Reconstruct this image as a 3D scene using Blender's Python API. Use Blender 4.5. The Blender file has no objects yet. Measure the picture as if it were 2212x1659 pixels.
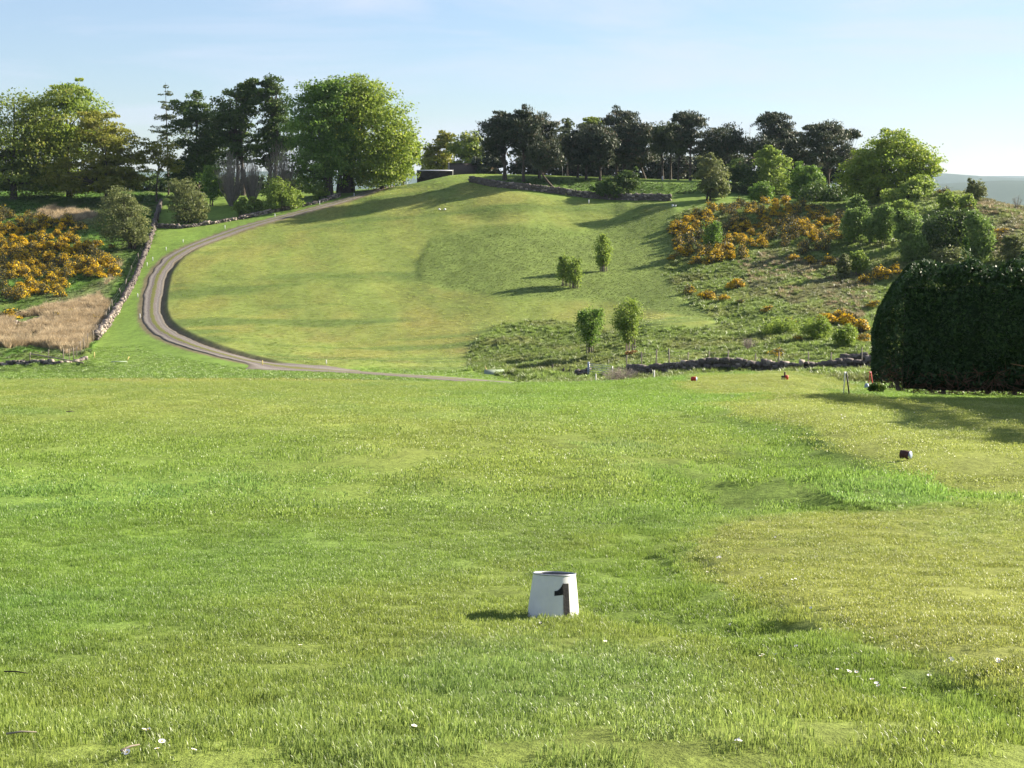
import bpy, math, random
import numpy as np
from mathutils import Vector, Matrix

# ------------------------------------------------------------------ camera, world, sun, exposure
SC = bpy.context.scene
COL = SC.collection
W, H, F = 2212.0, 1659.0, 3319.0          # picture units used for measuring the photograph
PITCH = math.atan((H / 2 - 398.0) / F)
CP, SP = math.cos(PITCH), math.sin(PITCH)
cam_d = bpy.data.cameras.new('camera')
cam_d.sensor_width = 36.0
cam_d.lens = 36.0 * F / W
cam_d.clip_start = 0.05
cam_d.clip_end = 40000.0
cam = bpy.data.objects.new('camera', cam_d)
cam.location = (0, 0, 0)
cam.rotation_euler = (math.pi / 2 - PITCH, 0, 0)
COL.objects.link(cam)
SC.camera = cam

SUN_EL, SUN_AZ = math.radians(25.0), math.radians(27.0)   # az: behind the picture plane, on the right
SUN_DIR = Vector((math.cos(SUN_AZ) * math.cos(SUN_EL), math.sin(SUN_AZ) * math.cos(SUN_EL), math.sin(SUN_EL)))
world = bpy.data.worlds.new('World')
SC.world = world
world.use_nodes = True
nt = world.node_tree
nt.nodes.clear()
sky = nt.nodes.new('ShaderNodeTexSky')
sky.sky_type = 'NISHITA'
sky.sun_disc = False
sky.sun_elevation = SUN_EL
sky.sun_rotation = math.atan2(SUN_DIR.x, SUN_DIR.y)
sky.altitude = 250
sky.air_density = 1.0
sky.dust_density = 0.25
sky.ozone_density = 5.0
bg = nt.nodes.new('ShaderNodeBackground')
bg.inputs['Strength'].default_value = 0.046
# thin high cirrus, the same over the whole sky
tcw = nt.nodes.new('ShaderNodeTexCoord')
mpw = nt.nodes.new('ShaderNodeMapping')
mpw.inputs['Scale'].default_value = (2.2, 3.0, 16.0)
nzw = nt.nodes.new('ShaderNodeTexNoise')
nzw.inputs['Scale'].default_value = 1.6
nzw.inputs['Detail'].default_value = 7.0
nzw.inputs['Roughness'].default_value = 0.55
nzw.inputs['Distortion'].default_value = 0.6
rpw = nt.nodes.new('ShaderNodeMapRange')
rpw.inputs['From Min'].default_value = 0.44
rpw.inputs['From Max'].default_value = 0.80
rpw.inputs['To Min'].default_value = 0.26
rpw.inputs['To Max'].default_value = 0.95
mxw = nt.nodes.new('ShaderNodeMixRGB')
mxw.inputs['Color2'].default_value = (5.3, 5.7, 6.9, 1)
ow = nt.nodes.new('ShaderNodeOutputWorld')
L = nt.links.new
L(tcw.outputs['Generated'], mpw.inputs['Vector'])
L(mpw.outputs[0], nzw.inputs['Vector'])
L(nzw.outputs['Fac'], rpw.inputs['Value'])
L(rpw.outputs[0], mxw.inputs['Fac'])
L(sky.outputs[0], mxw.inputs['Color1'])
L(mxw.outputs[0], bg.inputs['Color'])
L(bg.outputs[0], ow.inputs['Surface'])

sun_d = bpy.data.lights.new('sun', 'SUN')
sun_d.energy = 5.0
sun_d.angle = math.radians(0.6)
sun_d.color = (1.0, 0.90, 0.74)
sun = bpy.data.objects.new('sun', sun_d)
sun.rotation_euler = (-SUN_DIR).to_track_quat('-Z', 'Y').to_euler()
sun.location = (60, 30, 60)
COL.objects.link(sun)

SC.view_settings.view_transform = 'Standard'
SC.view_settings.look = 'None'
SC.view_settings.exposure = 1.75
SC.view_settings.gamma = 1.0
SC.view_settings.use_curve_mapping = False
SC.render.engine = 'CYCLES'
SC.cycles.max_bounces = 6
SC.cycles.diffuse_bounces = 2
SC.cycles.transmission_bounces = 4
SC.cycles.transparent_max_bounces = 4
SC.cycles.volume_bounces = 0
SC.cycles.use_denoising = True

# ------------------------------------------------------------------ helpers
def pchip(x, y, xq):
    x = np.asarray(x, float); y = np.asarray(y, float)
    h = np.diff(x); d = np.diff(y) / h
    m = np.zeros(len(x))
    m[0], m[-1] = d[0], d[-1]
    for i in range(1, len(x) - 1):
        if d[i - 1] * d[i] > 0:
            w1 = 2 * h[i] + h[i - 1]; w2 = h[i] + 2 * h[i - 1]
            m[i] = (w1 + w2) / (w1 / d[i - 1] + w2 / d[i])
    xq = np.clip(xq, x[0], x[-1])
    i = np.clip(np.searchsorted(x, xq) - 1, 0, len(x) - 2)
    t = (xq - x[i]) / h[i]
    return ((1 + 2 * t) * (1 - t) ** 2 * y[i] + t * (1 - t) ** 2 * h[i] * m[i]
            + t * t * (3 - 2 * t) * y[i + 1] + t * t * (t - 1) * h[i] * m[i + 1])

def vn(x, y, seed=0):
    x = np.asarray(x, float); y = np.asarray(y, float)
    ix = np.floor(x).astype(np.int64); iy = np.floor(y).astype(np.int64)
    fx = x - ix; fy = y - iy
    fx = fx * fx * (3 - 2 * fx); fy = fy * fy * (3 - 2 * fy)
    def hsh(a, b):
        n = (a * 374761393 + b * 668265263 + seed * 1446653) & 0xffffffff
        n = ((n ^ (n >> 13)) * 1274126177) & 0xffffffff
        n = n ^ (n >> 16)
        return (n & 0xffff) / 32767.5 - 1
    return ((hsh(ix, iy) * (1 - fx) + hsh(ix + 1, iy) * fx) * (1 - fy)
            + (hsh(ix, iy + 1) * (1 - fx) + hsh(ix + 1, iy + 1) * fx) * fy)

def fbm(x, y, seed=0, o=4):
    s = 0; a = 1; t = 0
    for k in range(o):
        s = s + a * vn(x * 2 ** k, y * 2 ** k, seed + k * 17); t += a; a *= 0.5
    return s / t

def sstep(a, b, x):
    t = np.clip((x - a) / (b - a), 0, 1)
    return t * t * (3 - 2 * t)

def tand(py):
    v = (H / 2 - py) / F
    return (SP - CP * v) / (CP + SP * v)

def project(x, y, z):
    dep = y * CP - z * SP
    return W / 2 + F * x / dep, H / 2 - F * (y * SP + z * CP) / dep

def depth(p):
    return p[1] * CP - p[2] * SP

def inpoly(px, py, poly):
    poly = np.asarray(poly, float)
    c = np.zeros(np.shape(px), bool)
    j = len(poly) - 1
    for i in range(len(poly)):
        xi, yi = poly[i]; xj, yj = poly[j]
        if yi != yj:
            c ^= ((yi > py) != (yj > py)) & (px < (xj - xi) * (py - yi) / (yj - yi) + xi)
        j = i
    return c

def mesh_np(name, V, Fs, mats, var=None, smooth=False, midx=None, attrs=None):
    """V (n,3); Fs list of int arrays (m,k)"""
    me = bpy.data.meshes.new(name)
    V = np.asarray(V, np.float32)
    me.vertices.add(len(V)); me.vertices.foreach_set('co', V.ravel())
    Fs = [np.asarray(f, np.int32) for f in (Fs if isinstance(Fs, list) else [Fs]) if len(f)]
    nl = sum(f.size for f in Fs); nf = sum(len(f) for f in Fs)
    me.loops.add(nl); me.polygons.add(nf)
    me.loops.foreach_set('vertex_index', np.concatenate([f.ravel() for f in Fs]))
    tot = np.concatenate([np.full(len(f), f.shape[1], np.int32) for f in Fs])
    me.polygons.foreach_set('loop_start', np.concatenate([[0], np.cumsum(tot)[:-1]]).astype(np.int32))
    if smooth:
        me.polygons.foreach_set('use_smooth', np.ones(nf, bool))
    for m in (mats if isinstance(mats, (list, tuple)) else [mats]):
        me.materials.append(m)
    if midx is not None:
        me.polygons.foreach_set('material_index', np.asarray(midx, np.int32))
    if var is not None:
        a = me.attributes.new('var', 'FLOAT', 'FACE'); a.data.foreach_set('value', np.asarray(var, np.float32))
    for nm, (ty, dom, data) in (attrs or {}).items():
        a = me.attributes.new(nm, ty, dom)
        a.data.foreach_set('color' if ty == 'FLOAT_COLOR' else ('vector' if ty == 'FLOAT_VECTOR' else 'value'), np.asarray(data).ravel())
    me.update(calc_edges=True)
    return me

def link(name, me, parent=None, loc=None):
    o = bpy.data.objects.new(name, me); COL.objects.link(o)
    if parent is not None: o.parent = parent
    if loc is not None: o.location = loc
    return o

def tag(o, label=None, cat=None, group=None, kind=None):
    if label: o['label'] = label
    if cat: o['category'] = cat
    if group: o['group'] = group
    if kind: o['kind'] = kind
    return o

def thing(name, label, cat, loc, group=None, rz=0.0):
    o = bpy.data.objects.new(name, None); COL.objects.link(o)
    o.empty_display_size = 0.3
    o.location = loc; o.rotation_euler = (0, 0, rz)
    return tag(o, label, cat, group)

def copy_tree(o, loc, rz=0.0, scale=None, label=None, group=None):
    c = o.copy(); COL.objects.link(c)
    c.location = loc; c.rotation_euler = (0, 0, rz)
    if scale is not None: c.scale = scale
    if label: c['label'] = label
    if group: c['group'] = group
    for ch in o.children:
        k = ch.copy(); COL.objects.link(k); k.parent = c
    return c

class MB:
    """collects boxes / tubes / polygons into one mesh"""
    def __init__(s): s.V = []; s.F = {}; s.n = 0
    def add(s, V, Fc):
        V = np.asarray(V, float)
        for f in Fc:
            s.F.setdefault(len(f), []).append([i + s.n for i in f])
        s.V.append(V); s.n += len(V); return s
    def addq(s, V, Q):
        Q = np.asarray(Q)
        s.F.setdefault(Q.shape[1], []).extend((Q + s.n).tolist()); s.V.append(np.asarray(V, float)); s.n += len(V); return s
    def box(s, c, d, M=None):
        V = np.array([[x, y, z] for x in (-.5, .5) for y in (-.5, .5) for z in (-.5, .5)]) * np.asarray(d)
        if M is not None: V = V @ np.array(M).T
        V = V + np.asarray(c)
        return s.add(V, [(0, 1, 3, 2), (4, 6, 7, 5), (0, 4, 5, 1), (2, 3, 7, 6), (0, 2, 6, 4), (1, 5, 7, 3)])
    def tube(s, P, R, k=6, cap=True):
        V, Q = tube(P, R, k); s.addq(V, Q)
        if cap:
            n = len(V)
            s.F.setdefault(k, []).append([s.n - n + i for i in range(k)][::-1])
            s.F.setdefault(k, []).append([s.n - k + i for i in range(k)])
        return s
    def mesh(s, name, mat, smooth=False):
        return mesh_np(name, np.concatenate(s.V), [np.array(f) for f in s.F.values()], mat, smooth=smooth)

def tube(P, R, k=5):
    P = np.asarray(P, float); n = len(P)
    R = np.broadcast_to(np.asarray(R, float), (n,))
    T = np.gradient(P, axis=0); T /= np.linalg.norm(T, axis=1)[:, None] + 1e-9
    ref = np.array([0.31, 0.77, 0.1]) if abs(T[:, 2]).mean() > .6 else np.array([0.02, 0.03, 1.0])
    A = np.cross(T, ref); A /= np.linalg.norm(A, axis=1)[:, None] + 1e-9
    B = np.cross(T, A)
    th = np.arange(k) * 2 * math.pi / k
    V = (P[:, None, :] + R[:, None, None] * (np.cos(th)[None, :, None] * A[:, None, :] + np.sin(th)[None, :, None] * B[:, None, :])).reshape(-1, 3)
    i = np.arange(n - 1)[:, None] * k; j = np.arange(k)[None, :]; j2 = (j + 1) % k
    Q = np.stack([i + j, i + j2, i + k + j2, i + k + j], -1).reshape(-1, 4)
    return V, Q

# ------------------------------------------------------------------ materials
def newmat(name):
    m = bpy.data.materials.new(name); m.use_nodes = True
    return m, m.node_tree, m.node_tree.nodes['Principled BSDF']

def N(t, ty, **kw):
    n = t.nodes.new(ty)
    for k, v in kw.items():
        if k in n.inputs.keys(): n.inputs[k].default_value = v
        else: setattr(n, k, v)
    return n

def plain(name, col, rough=0.7, var=0.25, scale=6.0, bump=0.15, spec=0.3, metal=0.0):
    m, t, b = newmat(name)
    tc = N(t, 'ShaderNodeTexCoord')
    nz = N(t, 'ShaderNodeTexNoise', Scale=scale, Detail=6.0, Roughness=0.65)
    t.links.new(tc.outputs['Object'], nz.inputs['Vector'])
    mr = N(t, 'ShaderNodeMapRange'); mr.inputs['From Min'].default_value = 0.25; mr.inputs['From Max'].default_value = 0.75
    mr.inputs['To Min'].default_value = 1 - var; mr.inputs['To Max'].default_value = 1 + var
    t.links.new(nz.outputs['Fac'], mr.inputs['Value'])
    vm = N(t, 'ShaderNodeVectorMath', operation='SCALE'); vm.inputs[0].default_value = col
    t.links.new(mr.outputs[0], vm.inputs['Scale'])
    t.links.new(vm.outputs[0], b.inputs['Base Color'])
    b.inputs['Roughness'].default_value = rough
    b.inputs['Specular IOR Level'].default_value = spec
    b.inputs['Metallic'].default_value = metal
    if bump:
        bp = N(t, 'ShaderNodeBump', Strength=bump, Distance=0.02)
        t.links.new(nz.outputs['Fac'], bp.inputs['Height']); t.links.new(bp.outputs[0], b.inputs['Normal'])
    return m

def leafmat(name, c1, c2, c3=None, tr=0.35, inst=False, rough=0.55, spec=0.25):
    m, t, b = newmat(name)
    at = N(t, 'ShaderNodeAttribute'); at.attribute_name = 'var'
    rp = N(t, 'ShaderNodeValToRGB')
    e = rp.color_ramp.elements
    e[0].color = (*c1, 1); e[1].color = (*c2, 1)
    if c3 is not None:
        n = e.new(0.85); n.color = (*c2, 1); e[2].color = (*c3, 1)
    t.links.new(at.outputs['Fac'], rp.inputs['Fac'])
    col = rp.outputs[0]
    if inst:
        a2 = N(t, 'ShaderNodeAttribute'); a2.attribute_type = 'INSTANCER'; a2.attribute_name = 'tint'
        mm = N(t, 'ShaderNodeMixRGB', blend_type='MULTIPLY', Fac=1.0)
        t.links.new(col, mm.inputs['Color1']); t.links.new(a2.outputs['Color'], mm.inputs['Color2']); col = mm.outputs[0]
    t.links.new(col, b.inputs['Base Color'])
    b.inputs['Roughness'].default_value = rough
    b.inputs['Specular IOR Level'].default_value = spec
    tl = N(t, 'ShaderNodeBsdfTranslucent'); t.links.new(col, tl.inputs['Color'])
    mx = N(t, 'ShaderNodeMixShader', Fac=tr)
    t.links.new(b.outputs[0], mx.inputs[1]); t.links.new(tl.outputs[0], mx.inputs[2])
    t.links.new(mx.outputs[0], t.nodes['Material Output'].inputs['Surface'])
    return m

M = {}
M['bark'] = plain('bark', (.075, .058, .045), .9, .4, 3.0, .5)
M['bark_pale'] = plain('bark_pale', (.2, .165, .13), .9, .4, 3.0, .5)
M['dead_twig'] = plain('dead_twig', (.15, .085, .05), .9, .4, 3, 0)
M['twig'] = plain('twig', (.27, .23, .19), .9, .35, 2.0, 0)
M['beech'] = leafmat('beech_leaf', (0.1507, 0.2261, 0.0268), (0.268, 0.3433, 0.0419), (0.4018, 0.4186, 0.0669), 0.5)
M['beech_gold'] = leafmat('beech_gold_leaf', (0.156, 0.174, 0.024), (0.27, 0.276, 0.042), (0.372, 0.324, 0.072), 0.5)
M['beech_dull'] = leafmat('beech_dull_leaf', (0.1158, 0.1699, 0.027), (0.222, 0.2703, 0.0425), (0.3283, 0.3089, 0.0676), 0.5)
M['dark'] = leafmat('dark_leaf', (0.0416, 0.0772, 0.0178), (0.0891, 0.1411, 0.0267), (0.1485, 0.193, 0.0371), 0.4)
M['green'] = leafmat('green_leaf', (0.0859, 0.1633, 0.024), (0.1805, 0.2922, 0.0447), (0.2751, 0.3782, 0.0688), 0.48)
M['birch'] = leafmat('birch_leaf', (0.12, 0.192, 0.042), (0.204, 0.3, 0.066), (0.288, 0.372, 0.096), 0.5)
M['lime'] = leafmat('lime_leaf', (0.1513, 0.2269, 0.0343), (0.2612, 0.3438, 0.0618), (0.3575, 0.4263, 0.0963), 0.5)
M['olive'] = leafmat('olive_leaf', (0.1023, 0.129, 0.044), (0.1888, 0.2123, 0.0708), (0.2674, 0.2831, 0.0944), 0.45)
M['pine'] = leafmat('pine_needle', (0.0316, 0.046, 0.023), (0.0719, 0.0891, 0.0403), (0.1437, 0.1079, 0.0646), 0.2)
M['pine_pale'] = leafmat('pale_pine_needle', (.045, .07, .025), (.09, .12, .035), (.12, .14, .05), .2)  # paler needle colour of a few hilltop pines
M['larch'] = leafmat('larch_needle', (.07, .095, .035), (.12, .15, .05), (.16, .17, .07), .3)
M['hedge'] = leafmat('conifer_spray', (0.0203, 0.0446, 0.0143), (0.0567, 0.1053, 0.0284), (0.1519, 0.2128, 0.0607), 0.2)
M['gorse'] = leafmat('gorse_spine', (0.0585, 0.0546, 0.026), (0.1105, 0.1105, 0.039), (0.169, 0.13, 0.0715), 0.2)
M['gorse_dead'] = leafmat('gorse_dead_spine', (.07, .048, .03), (.12, .085, .055), (.17, .13, .09), .08)
M['flower'] = leafmat('gorse_flower', (.58, .36, .008), (.78, .55, .012), (.86, .66, .03), .4)
M['fern'] = leafmat('dry_fern', (.20, .10, .03), (.34, .2, .06), (.4, .28, .1), .3)
M['stone'] = plain('wall_stone', (.12, .10, .088), .9, .45, 2.2, .6)
M['stone_pale'] = plain('pale_wall_stone', (.30, .25, .205), .9, .5, 2.2, .6)
M['earth'] = plain('wall_earth', (.055, .045, .03), 1.0, .4, 3, .5)
M['wood'] = plain('weathered_wood', (.24, .205, .16), .9, .3, 9, .4)
M['wood_dark'] = plain('dark_wood', (.045, .036, .032), .85, .4, 5, .4)
M['white'] = plain('white_paint', (.64, .64, .63), .55, .07, 7, .08)
M['white_old'] = plain('old_white_paint', (.62, .60, .54), .7, .15, 9, .1)
M['yellow_stake'] = plain('yellow_stake_paint', (.62, .50, .18), .7, .15, 9, .1)
M['black'] = plain('black_paint', (.012, .011, .011), .7, .35, 24, .2)
M['red'] = plain('red_paint', (.42, .035, .02), .6, .2, 9, .1)
M['blue_grey'] = plain('blue_grey_paint', (.24, .29, .39), .45, .12, 9, .05)
M['rust'] = plain('rusty_red', (.075, .03, .025), .8, .4, 14, .2)
M['galv'] = plain('galvanised_steel', (.36, .37, .38), .45, .2, 6, .05, .5, .6)
M['wire'] = plain('fence_wire', (.2, .2, .2), .5, .1, 6, 0, .5, .7)
M['mat_green'] = plain('pale_green_sheet', (.20, .25, .17), .8, .12, 3, .1)
M['brick'] = plain('old_brick', (.08, .085, .075), .9, .4, 3, .3)
M['cone_white'] = plain('cone_paint', (.63, .63, .61), .55, .12, 4.5, .12)
M['inside'] = plain('cone_inside', (.16, .165, .175), .7, .3, 9, .15)
M['petal'] = plain('daisy_petal', (.85, .84, .82), .6, .05, 30, 0)
M['yolk'] = plain('daisy_eye', (.75, .5, .04), .6, .1, 30, 0)

# ------------------------------------------------------------------ terrain
TAIL = lambda d, z: [(d + 25, z - 4), (d + 120, z - 24), (700, -58), (1200, -92), (2500, -96), (17000, -96)]
NEAR = [(4.3, 1659), (6.4, 1500), (9.7, 1336), (13.5, 1200), (21, 1000), (30, 900)]
PROF = {
 -900: NEAR + [(42, 850), (60, 826), (100, 824), (130, 805), (165, 790), (200, 715), (250, 575), (300, 450), (345, 420), (380, 415)],
 0: NEAR + [(42, 850), (60, 824), (100, 822), (130, 805), (163, 789), (178, 762), (200, 712), (222, 655), (250, 572), (275, 500), (296, 450), (320, 425), (345, 414), (370, 412)],
 200: NEAR + [(42, 850), (60, 824), (100, 822), (130, 804), (163, 786), (176, 768), (192, 735), (208, 695), (228, 635), (252, 560), (275, 492), (296, 452), (316, 428), (338, 414), (362, 412)],
 450: NEAR + [(42, 850), (60, 824), (100, 823), (135, 804), (156, 787), (178, 752), (205, 690), (230, 620), (254, 545), (268, 510), (276, 488), (288, 465), (303, 440), (322, 422), (345, 416)],
 700: NEAR + [(42, 850), (60, 825), (100, 823), (140, 804), (158, 791), (176, 768), (200, 702), (232, 600), (262, 510), (281, 460), (295, 434), (306, 420), (320, 414), (335, 414)],
 880: NEAR + [(42, 849), (54, 829), (75, 831), (110, 824), (140, 813), (158, 797), (177, 765), (200, 695), (231, 600), (262, 502), (284, 440), (298, 410), (308, 401), (318, 400)],
 990: NEAR + [(42, 849), (53, 831), (78, 838), (112, 830), (140, 818), (156, 795), (175, 765), (196, 700), (228, 600), (260, 502), (279, 440), (291, 410), (301, 389), (312, 377), (335, 376)],
 1100: NEAR + [(42, 850), (52, 832), (80, 845), (115, 835), (138, 824), (150, 805), (165, 780), (190, 705), (222, 604), (258, 502), (275, 440), (287, 408), (298, 388), (309, 378), (338, 377)],
 1300: NEAR + [(42, 850), (54, 828), (80, 842), (115, 831), (134, 821), (143, 811), (152, 797), (166, 765), (185, 720), (196, 688), (216, 624), (240, 556), (262, 500), (277, 452), (287, 426), (297, 406), (306, 389), (336, 383)],
 1420: NEAR + [(42, 850), (54, 820), (60, 832), (85, 840), (112, 822), (128, 808), (140, 795), (155, 765), (175, 715), (198, 660), (222, 600), (248, 528), (266, 466), (277, 438), (288, 412), (300, 397), (334, 387)],
 1530: NEAR + [(40, 856), (45, 848), (54.5, 813), (60, 830), (85, 838), (110, 819), (127, 805), (140, 790), (155, 760), (175, 712), (200, 642), (225, 572), (250, 503), (264, 456), (276, 434), (288, 413), (300, 398), (334, 388)],
 1700: NEAR + [(39, 862), (45, 852), (55, 810), (60, 830), (85, 838), (110, 817), (126, 803), (140, 785), (160, 735), (185, 660), (210, 590), (235, 520), (254, 464), (266, 442), (290, 425), (330, 410)],
 1860: NEAR[:-1] + [(29, 905), (37, 872), (45, 858), (53, 840), (61, 842), (85, 836), (110, 817), (124, 803), (140, 781), (160, 735), (185, 652), (206, 588), (226, 528), (246, 466), (262, 442), (290, 428), (320, 425)],
 2050: NEAR[:-1] + [(29, 906), (36.5, 873), (41, 865), (62, 857), (90, 836), (124, 799), (160, 716), (185, 640), (205, 572), (220, 512), (234, 456), (244, 424), (250, 414), (262, 416)],
 2212: NEAR[:-1] + [(29, 906), (36.5, 874), (42, 866), (62, 858), (90, 836), (124, 800), (160, 722), (185, 642), (205, 562), (216, 506), (226, 466), (233, 450), (245, 458)],
 2500: NEAR[:-1] + [(29, 906), (36.5, 875), (42, 867), (62, 860), (124, 806), (160, 740), (190, 650), (215, 560), (230, 510), (245, 515)],
 3300: NEAR[:-1] + [(29, 906), (36.5, 875), (42, 867), (62, 862), (124, 815), (180, 720), (230, 610), (260, 600)],
}
rows = np.concatenate([np.linspace(.6, 3, 14)[:-1], np.exp(np.linspace(math.log(3), math.log(400), 740)), np.exp(np.linspace(math.log(400), math.log(16500), 90))[1:]])
sc_in = np.linspace(-.39, .39, 590)
S = np.concatenate([-np.exp(np.linspace(math.log(1.6), math.log(.39), 46))[:-1], sc_in, np.exp(np.linspace(math.log(.39), math.log(1.6), 46))[1:]])
OFF = 3.0
def _build():
    cols = sorted(PROF)
    tt = []; Z = []
    for c in cols:
        pr = PROF[c]
        d = [0.0, 2.0]; z = [-1.55, -1.6]
        for (dd, py) in pr:
            d.append(dd); z.append(-dd * tand(py))
        for (dd, zz) in TAIL(d[-1], z[-1]):
            if dd > d[-1]: d.append(dd); z.append(min(zz, z[-1]) if dd < 1300 else zz)
        Z.append(pchip(d, z, rows)); tt.append((c - W / 2) / F)
    Z = np.array(Z); tt = np.array(tt)
    G = np.zeros((len(rows), len(S)))
    for i, r in enumerate(rows):
        x = S * (r + OFF)
        G[i] = pchip(tt, Z[:, i], x / max(r, 4.0))
    # even out the ground sideways so that the columns blend
    k = np.exp(-np.linspace(-2.2, 2.2, 45) ** 2); k /= k.sum()
    pad = np.pad(G, ((0, 0), (22, 22)), mode='edge')
    B = np.array([np.convolve(r, k, 'valid') for r in pad])
    w = sstep(62, 110, rows)[:, None]
    k2 = np.exp(-np.linspace(-2, 2, 13) ** 2); k2 /= k2.sum()
    pad = np.pad(G, ((0, 0), (6, 6)), mode='edge')
    B2 = np.array([np.convolve(r, k2, 'valid') for r in pad])
    return B * w + B2 * (1 - w)
GZ = _build()
GX = S[None, :] * (rows[:, None] + OFF)
GY = np.repeat(rows[:, None], len(S), 1)
# far country: rolling ground and ridges
far = sstep(700, 1500, GY)
GZ += far * 14 * fbm(GX / 900, GY / 900, 5, 3)
for (d0, w_, hgt, sd) in ((3600, 500, 44, 21), (5600, 700, 88, 31), (8200, 900, 128, 41), (13500, 1500, 190, 51)):
    GZ += hgt * (1 + .45 * fbm(GX / (d0 * .16) + sd, GY * 0 + sd, sd, 3)) * np.exp(-((GY - d0) / w_) ** 2)
PX0, PY0 = project(GX, GY, GZ)

def Hxy(x, y, g=None):
    g = GZ if g is None else g
    x = np.asarray(x, float); y = np.asarray(y, float)
    s = x / (y + OFF)
    i = np.clip(np.searchsorted(rows, y) - 1, 0, len(rows) - 2)
    j = np.clip(np.searchsorted(S, s) - 1, 0, len(S) - 2)
    fi = np.clip((y - rows[i]) / (rows[i + 1] - rows[i]), 0, 1); fj = np.clip((s - S[j]) / (S[j + 1] - S[j]), 0, 1)
    return (g[i, j] * (1 - fj) + g[i, j + 1] * fj) * (1 - fi) + (g[i + 1, j] * (1 - fj) + g[i + 1, j + 1] * fj) * fi

def ground_at(px, py, d0=2.0, d1=420.0):
    """first ground point met by the picture ray between distances d0 and d1"""
    v = (H / 2 - py) / F
    t = ((px - W / 2) / F) / (CP + SP * v); td = tand(py)
    d = np.exp(np.linspace(math.log(d0), math.log(d1), 3000))
    diff = (-d * td) - Hxy(d * t, d)
    k = np.where(diff <= 0)[0]
    i = k[0] if len(k) else int(np.argmin(np.abs(diff)))
    if i > 0 and len(k):
        f = diff[i - 1] / (diff[i - 1] - diff[i] + 1e-12); dd = d[i - 1] + f * (d[i] - d[i - 1])
    else: dd = d[i]
    x = dd * t
    return np.array([x, dd, float(Hxy(x, dd))])

def at_d(px, d):
    z = -d * .08; x = 0.
    for _ in range(6):
        x = (px - W / 2) / F * (d * CP - z * SP); z = float(Hxy(x, d))
    return np.array([x, d, z])

# track centre line
TRACK = [(838, 403), (815, 410), (790, 418), (745, 433), (690, 448), (630, 464), (570, 480), (510, 498), (450, 520), (400, 541), (365, 564), (345, 590), (335, 620), (329, 650), (328, 680), (340, 706), (370, 727), (420, 748), (480, 766), (550, 783), (620, 794), (700, 801), (800, 807), (900, 814), (1000, 822), (1090, 829)]
tp = np.array([ground_at(a, b, 95, 330) for a, b in TRACK])
_l = np.concatenate([[0], np.cumsum(np.linalg.norm(np.diff(tp[:, :2], axis=0), axis=1))])
_q = np.linspace(0, _l[-1], 420)
TC = np.stack([pchip(_l, tp[:, 0], _q), pchip(_l, tp[:, 1], _q)], 1)
TT = np.gradient(TC, axis=0); TT /= np.linalg.norm(TT, axis=1)[:, None]
TN = np.stack([-TT[:, 1], TT[:, 0]], 1)          # to the fairway side or away
def track_dist(x, y):
    x = np.ravel(x); y = np.ravel(y)
    best = np.full(len(x), 1e9); side = np.zeros(len(x))
    for k in range(0, len(TC), 2):
        dx = x - TC[k, 0]; dy = y - TC[k, 1]; q = dx * dx + dy * dy
        m = q < best
        best[m] = q[m]; side[m] = (dx * TN[k, 0] + dy * TN[k, 1])[m]
    return np.sqrt(best), side
ri = np.where((rows > 95) & (rows < 340))[0]; ji = np.where((S > -.36) & (S < .05))[0]
sub = np.ix_(ri, ji)
td_, sd_ = track_dist(GX[sub], GY[sub])
td_ = td_.reshape(len(ri), len(ji)); sd_ = sd_.reshape(len(ri), len(ji))
TRD = np.full(GZ.shape, 1e3); TRD[sub] = td_
TRS = np.zeros(GZ.shape); TRS[sub] = sd_

# ground regions, drawn in the photograph and cast onto the ground
wx = fbm(GX / 6, GY / 9, 3, 3) * 7; wy = fbm(GX / 6, GY / 9, 9, 3) * 4
scl = np.clip(60 / GY, .25, 1.6)
nw = sstep(70, 40, GY)
JX = PX0 + wx * .4 + nw * 60 * fbm(GX / 1.6, GY / 2.2, 4, 3); JY = PY0 + wy * .5 + nw * 14 * fbm(GX / 1.6, GY / 2.2, 8, 3)
def blur(a, n=1):
    for _ in range(n):
        b = a.copy(); b[1:-1] = (a[:-2] + 2 * a[1:-1] + a[2:]) / 4; a = b.copy()
        a[:, 1:-1] = (b[:, :-2] + 2 * b[:, 1:-1] + b[:, 2:]) / 4
    return a
def reg(poly, d0, d1, n=2):
    m = inpoly(JX, JY, poly) & (GY >= d0) & (GY <= d1)
    return blur(m.astype(float), n)
fair = reg([(860, 398), (700, 448), (560, 486), (460, 524), (400, 552), (368, 585), (352, 630), (352, 690), (385, 724), (470, 756), (560, 778), (700, 795), (1010, 800), (1008, 770), (1030, 735), (1075, 702), (1160, 690), (1230, 694), (1290, 712), (1400, 712), (1520, 708), (1560, 700), (1470, 680), (1330, 652), (1120, 640), (960, 625), (905, 600), (900, 570), (930, 515), (1010, 500), (1180, 492), (1260, 500), (1330, 472), (1440, 460), (1460, 440), (1250, 438), (1180, 425), (1060, 405), (1010, 394), (900, 400)], 130, 335)
topgreen = reg([(870, 404), (930, 392), (985, 374), (1100, 374), (1240, 374), (1380, 380), (1400, 392), (1320, 395), (1190, 390), (1080, 394), (1010, 392), (930, 402)], 300, 380)
semi = reg([(900, 570), (930, 510), (1010, 498), (1180, 490), (1250, 508), (1330, 470), (1450, 455), (1490, 470), (1460, 560), (1480, 650), (1560, 700), (1470, 682), (1330, 654), (1120, 642), (960, 627), (905, 602)], 180, 300)
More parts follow.
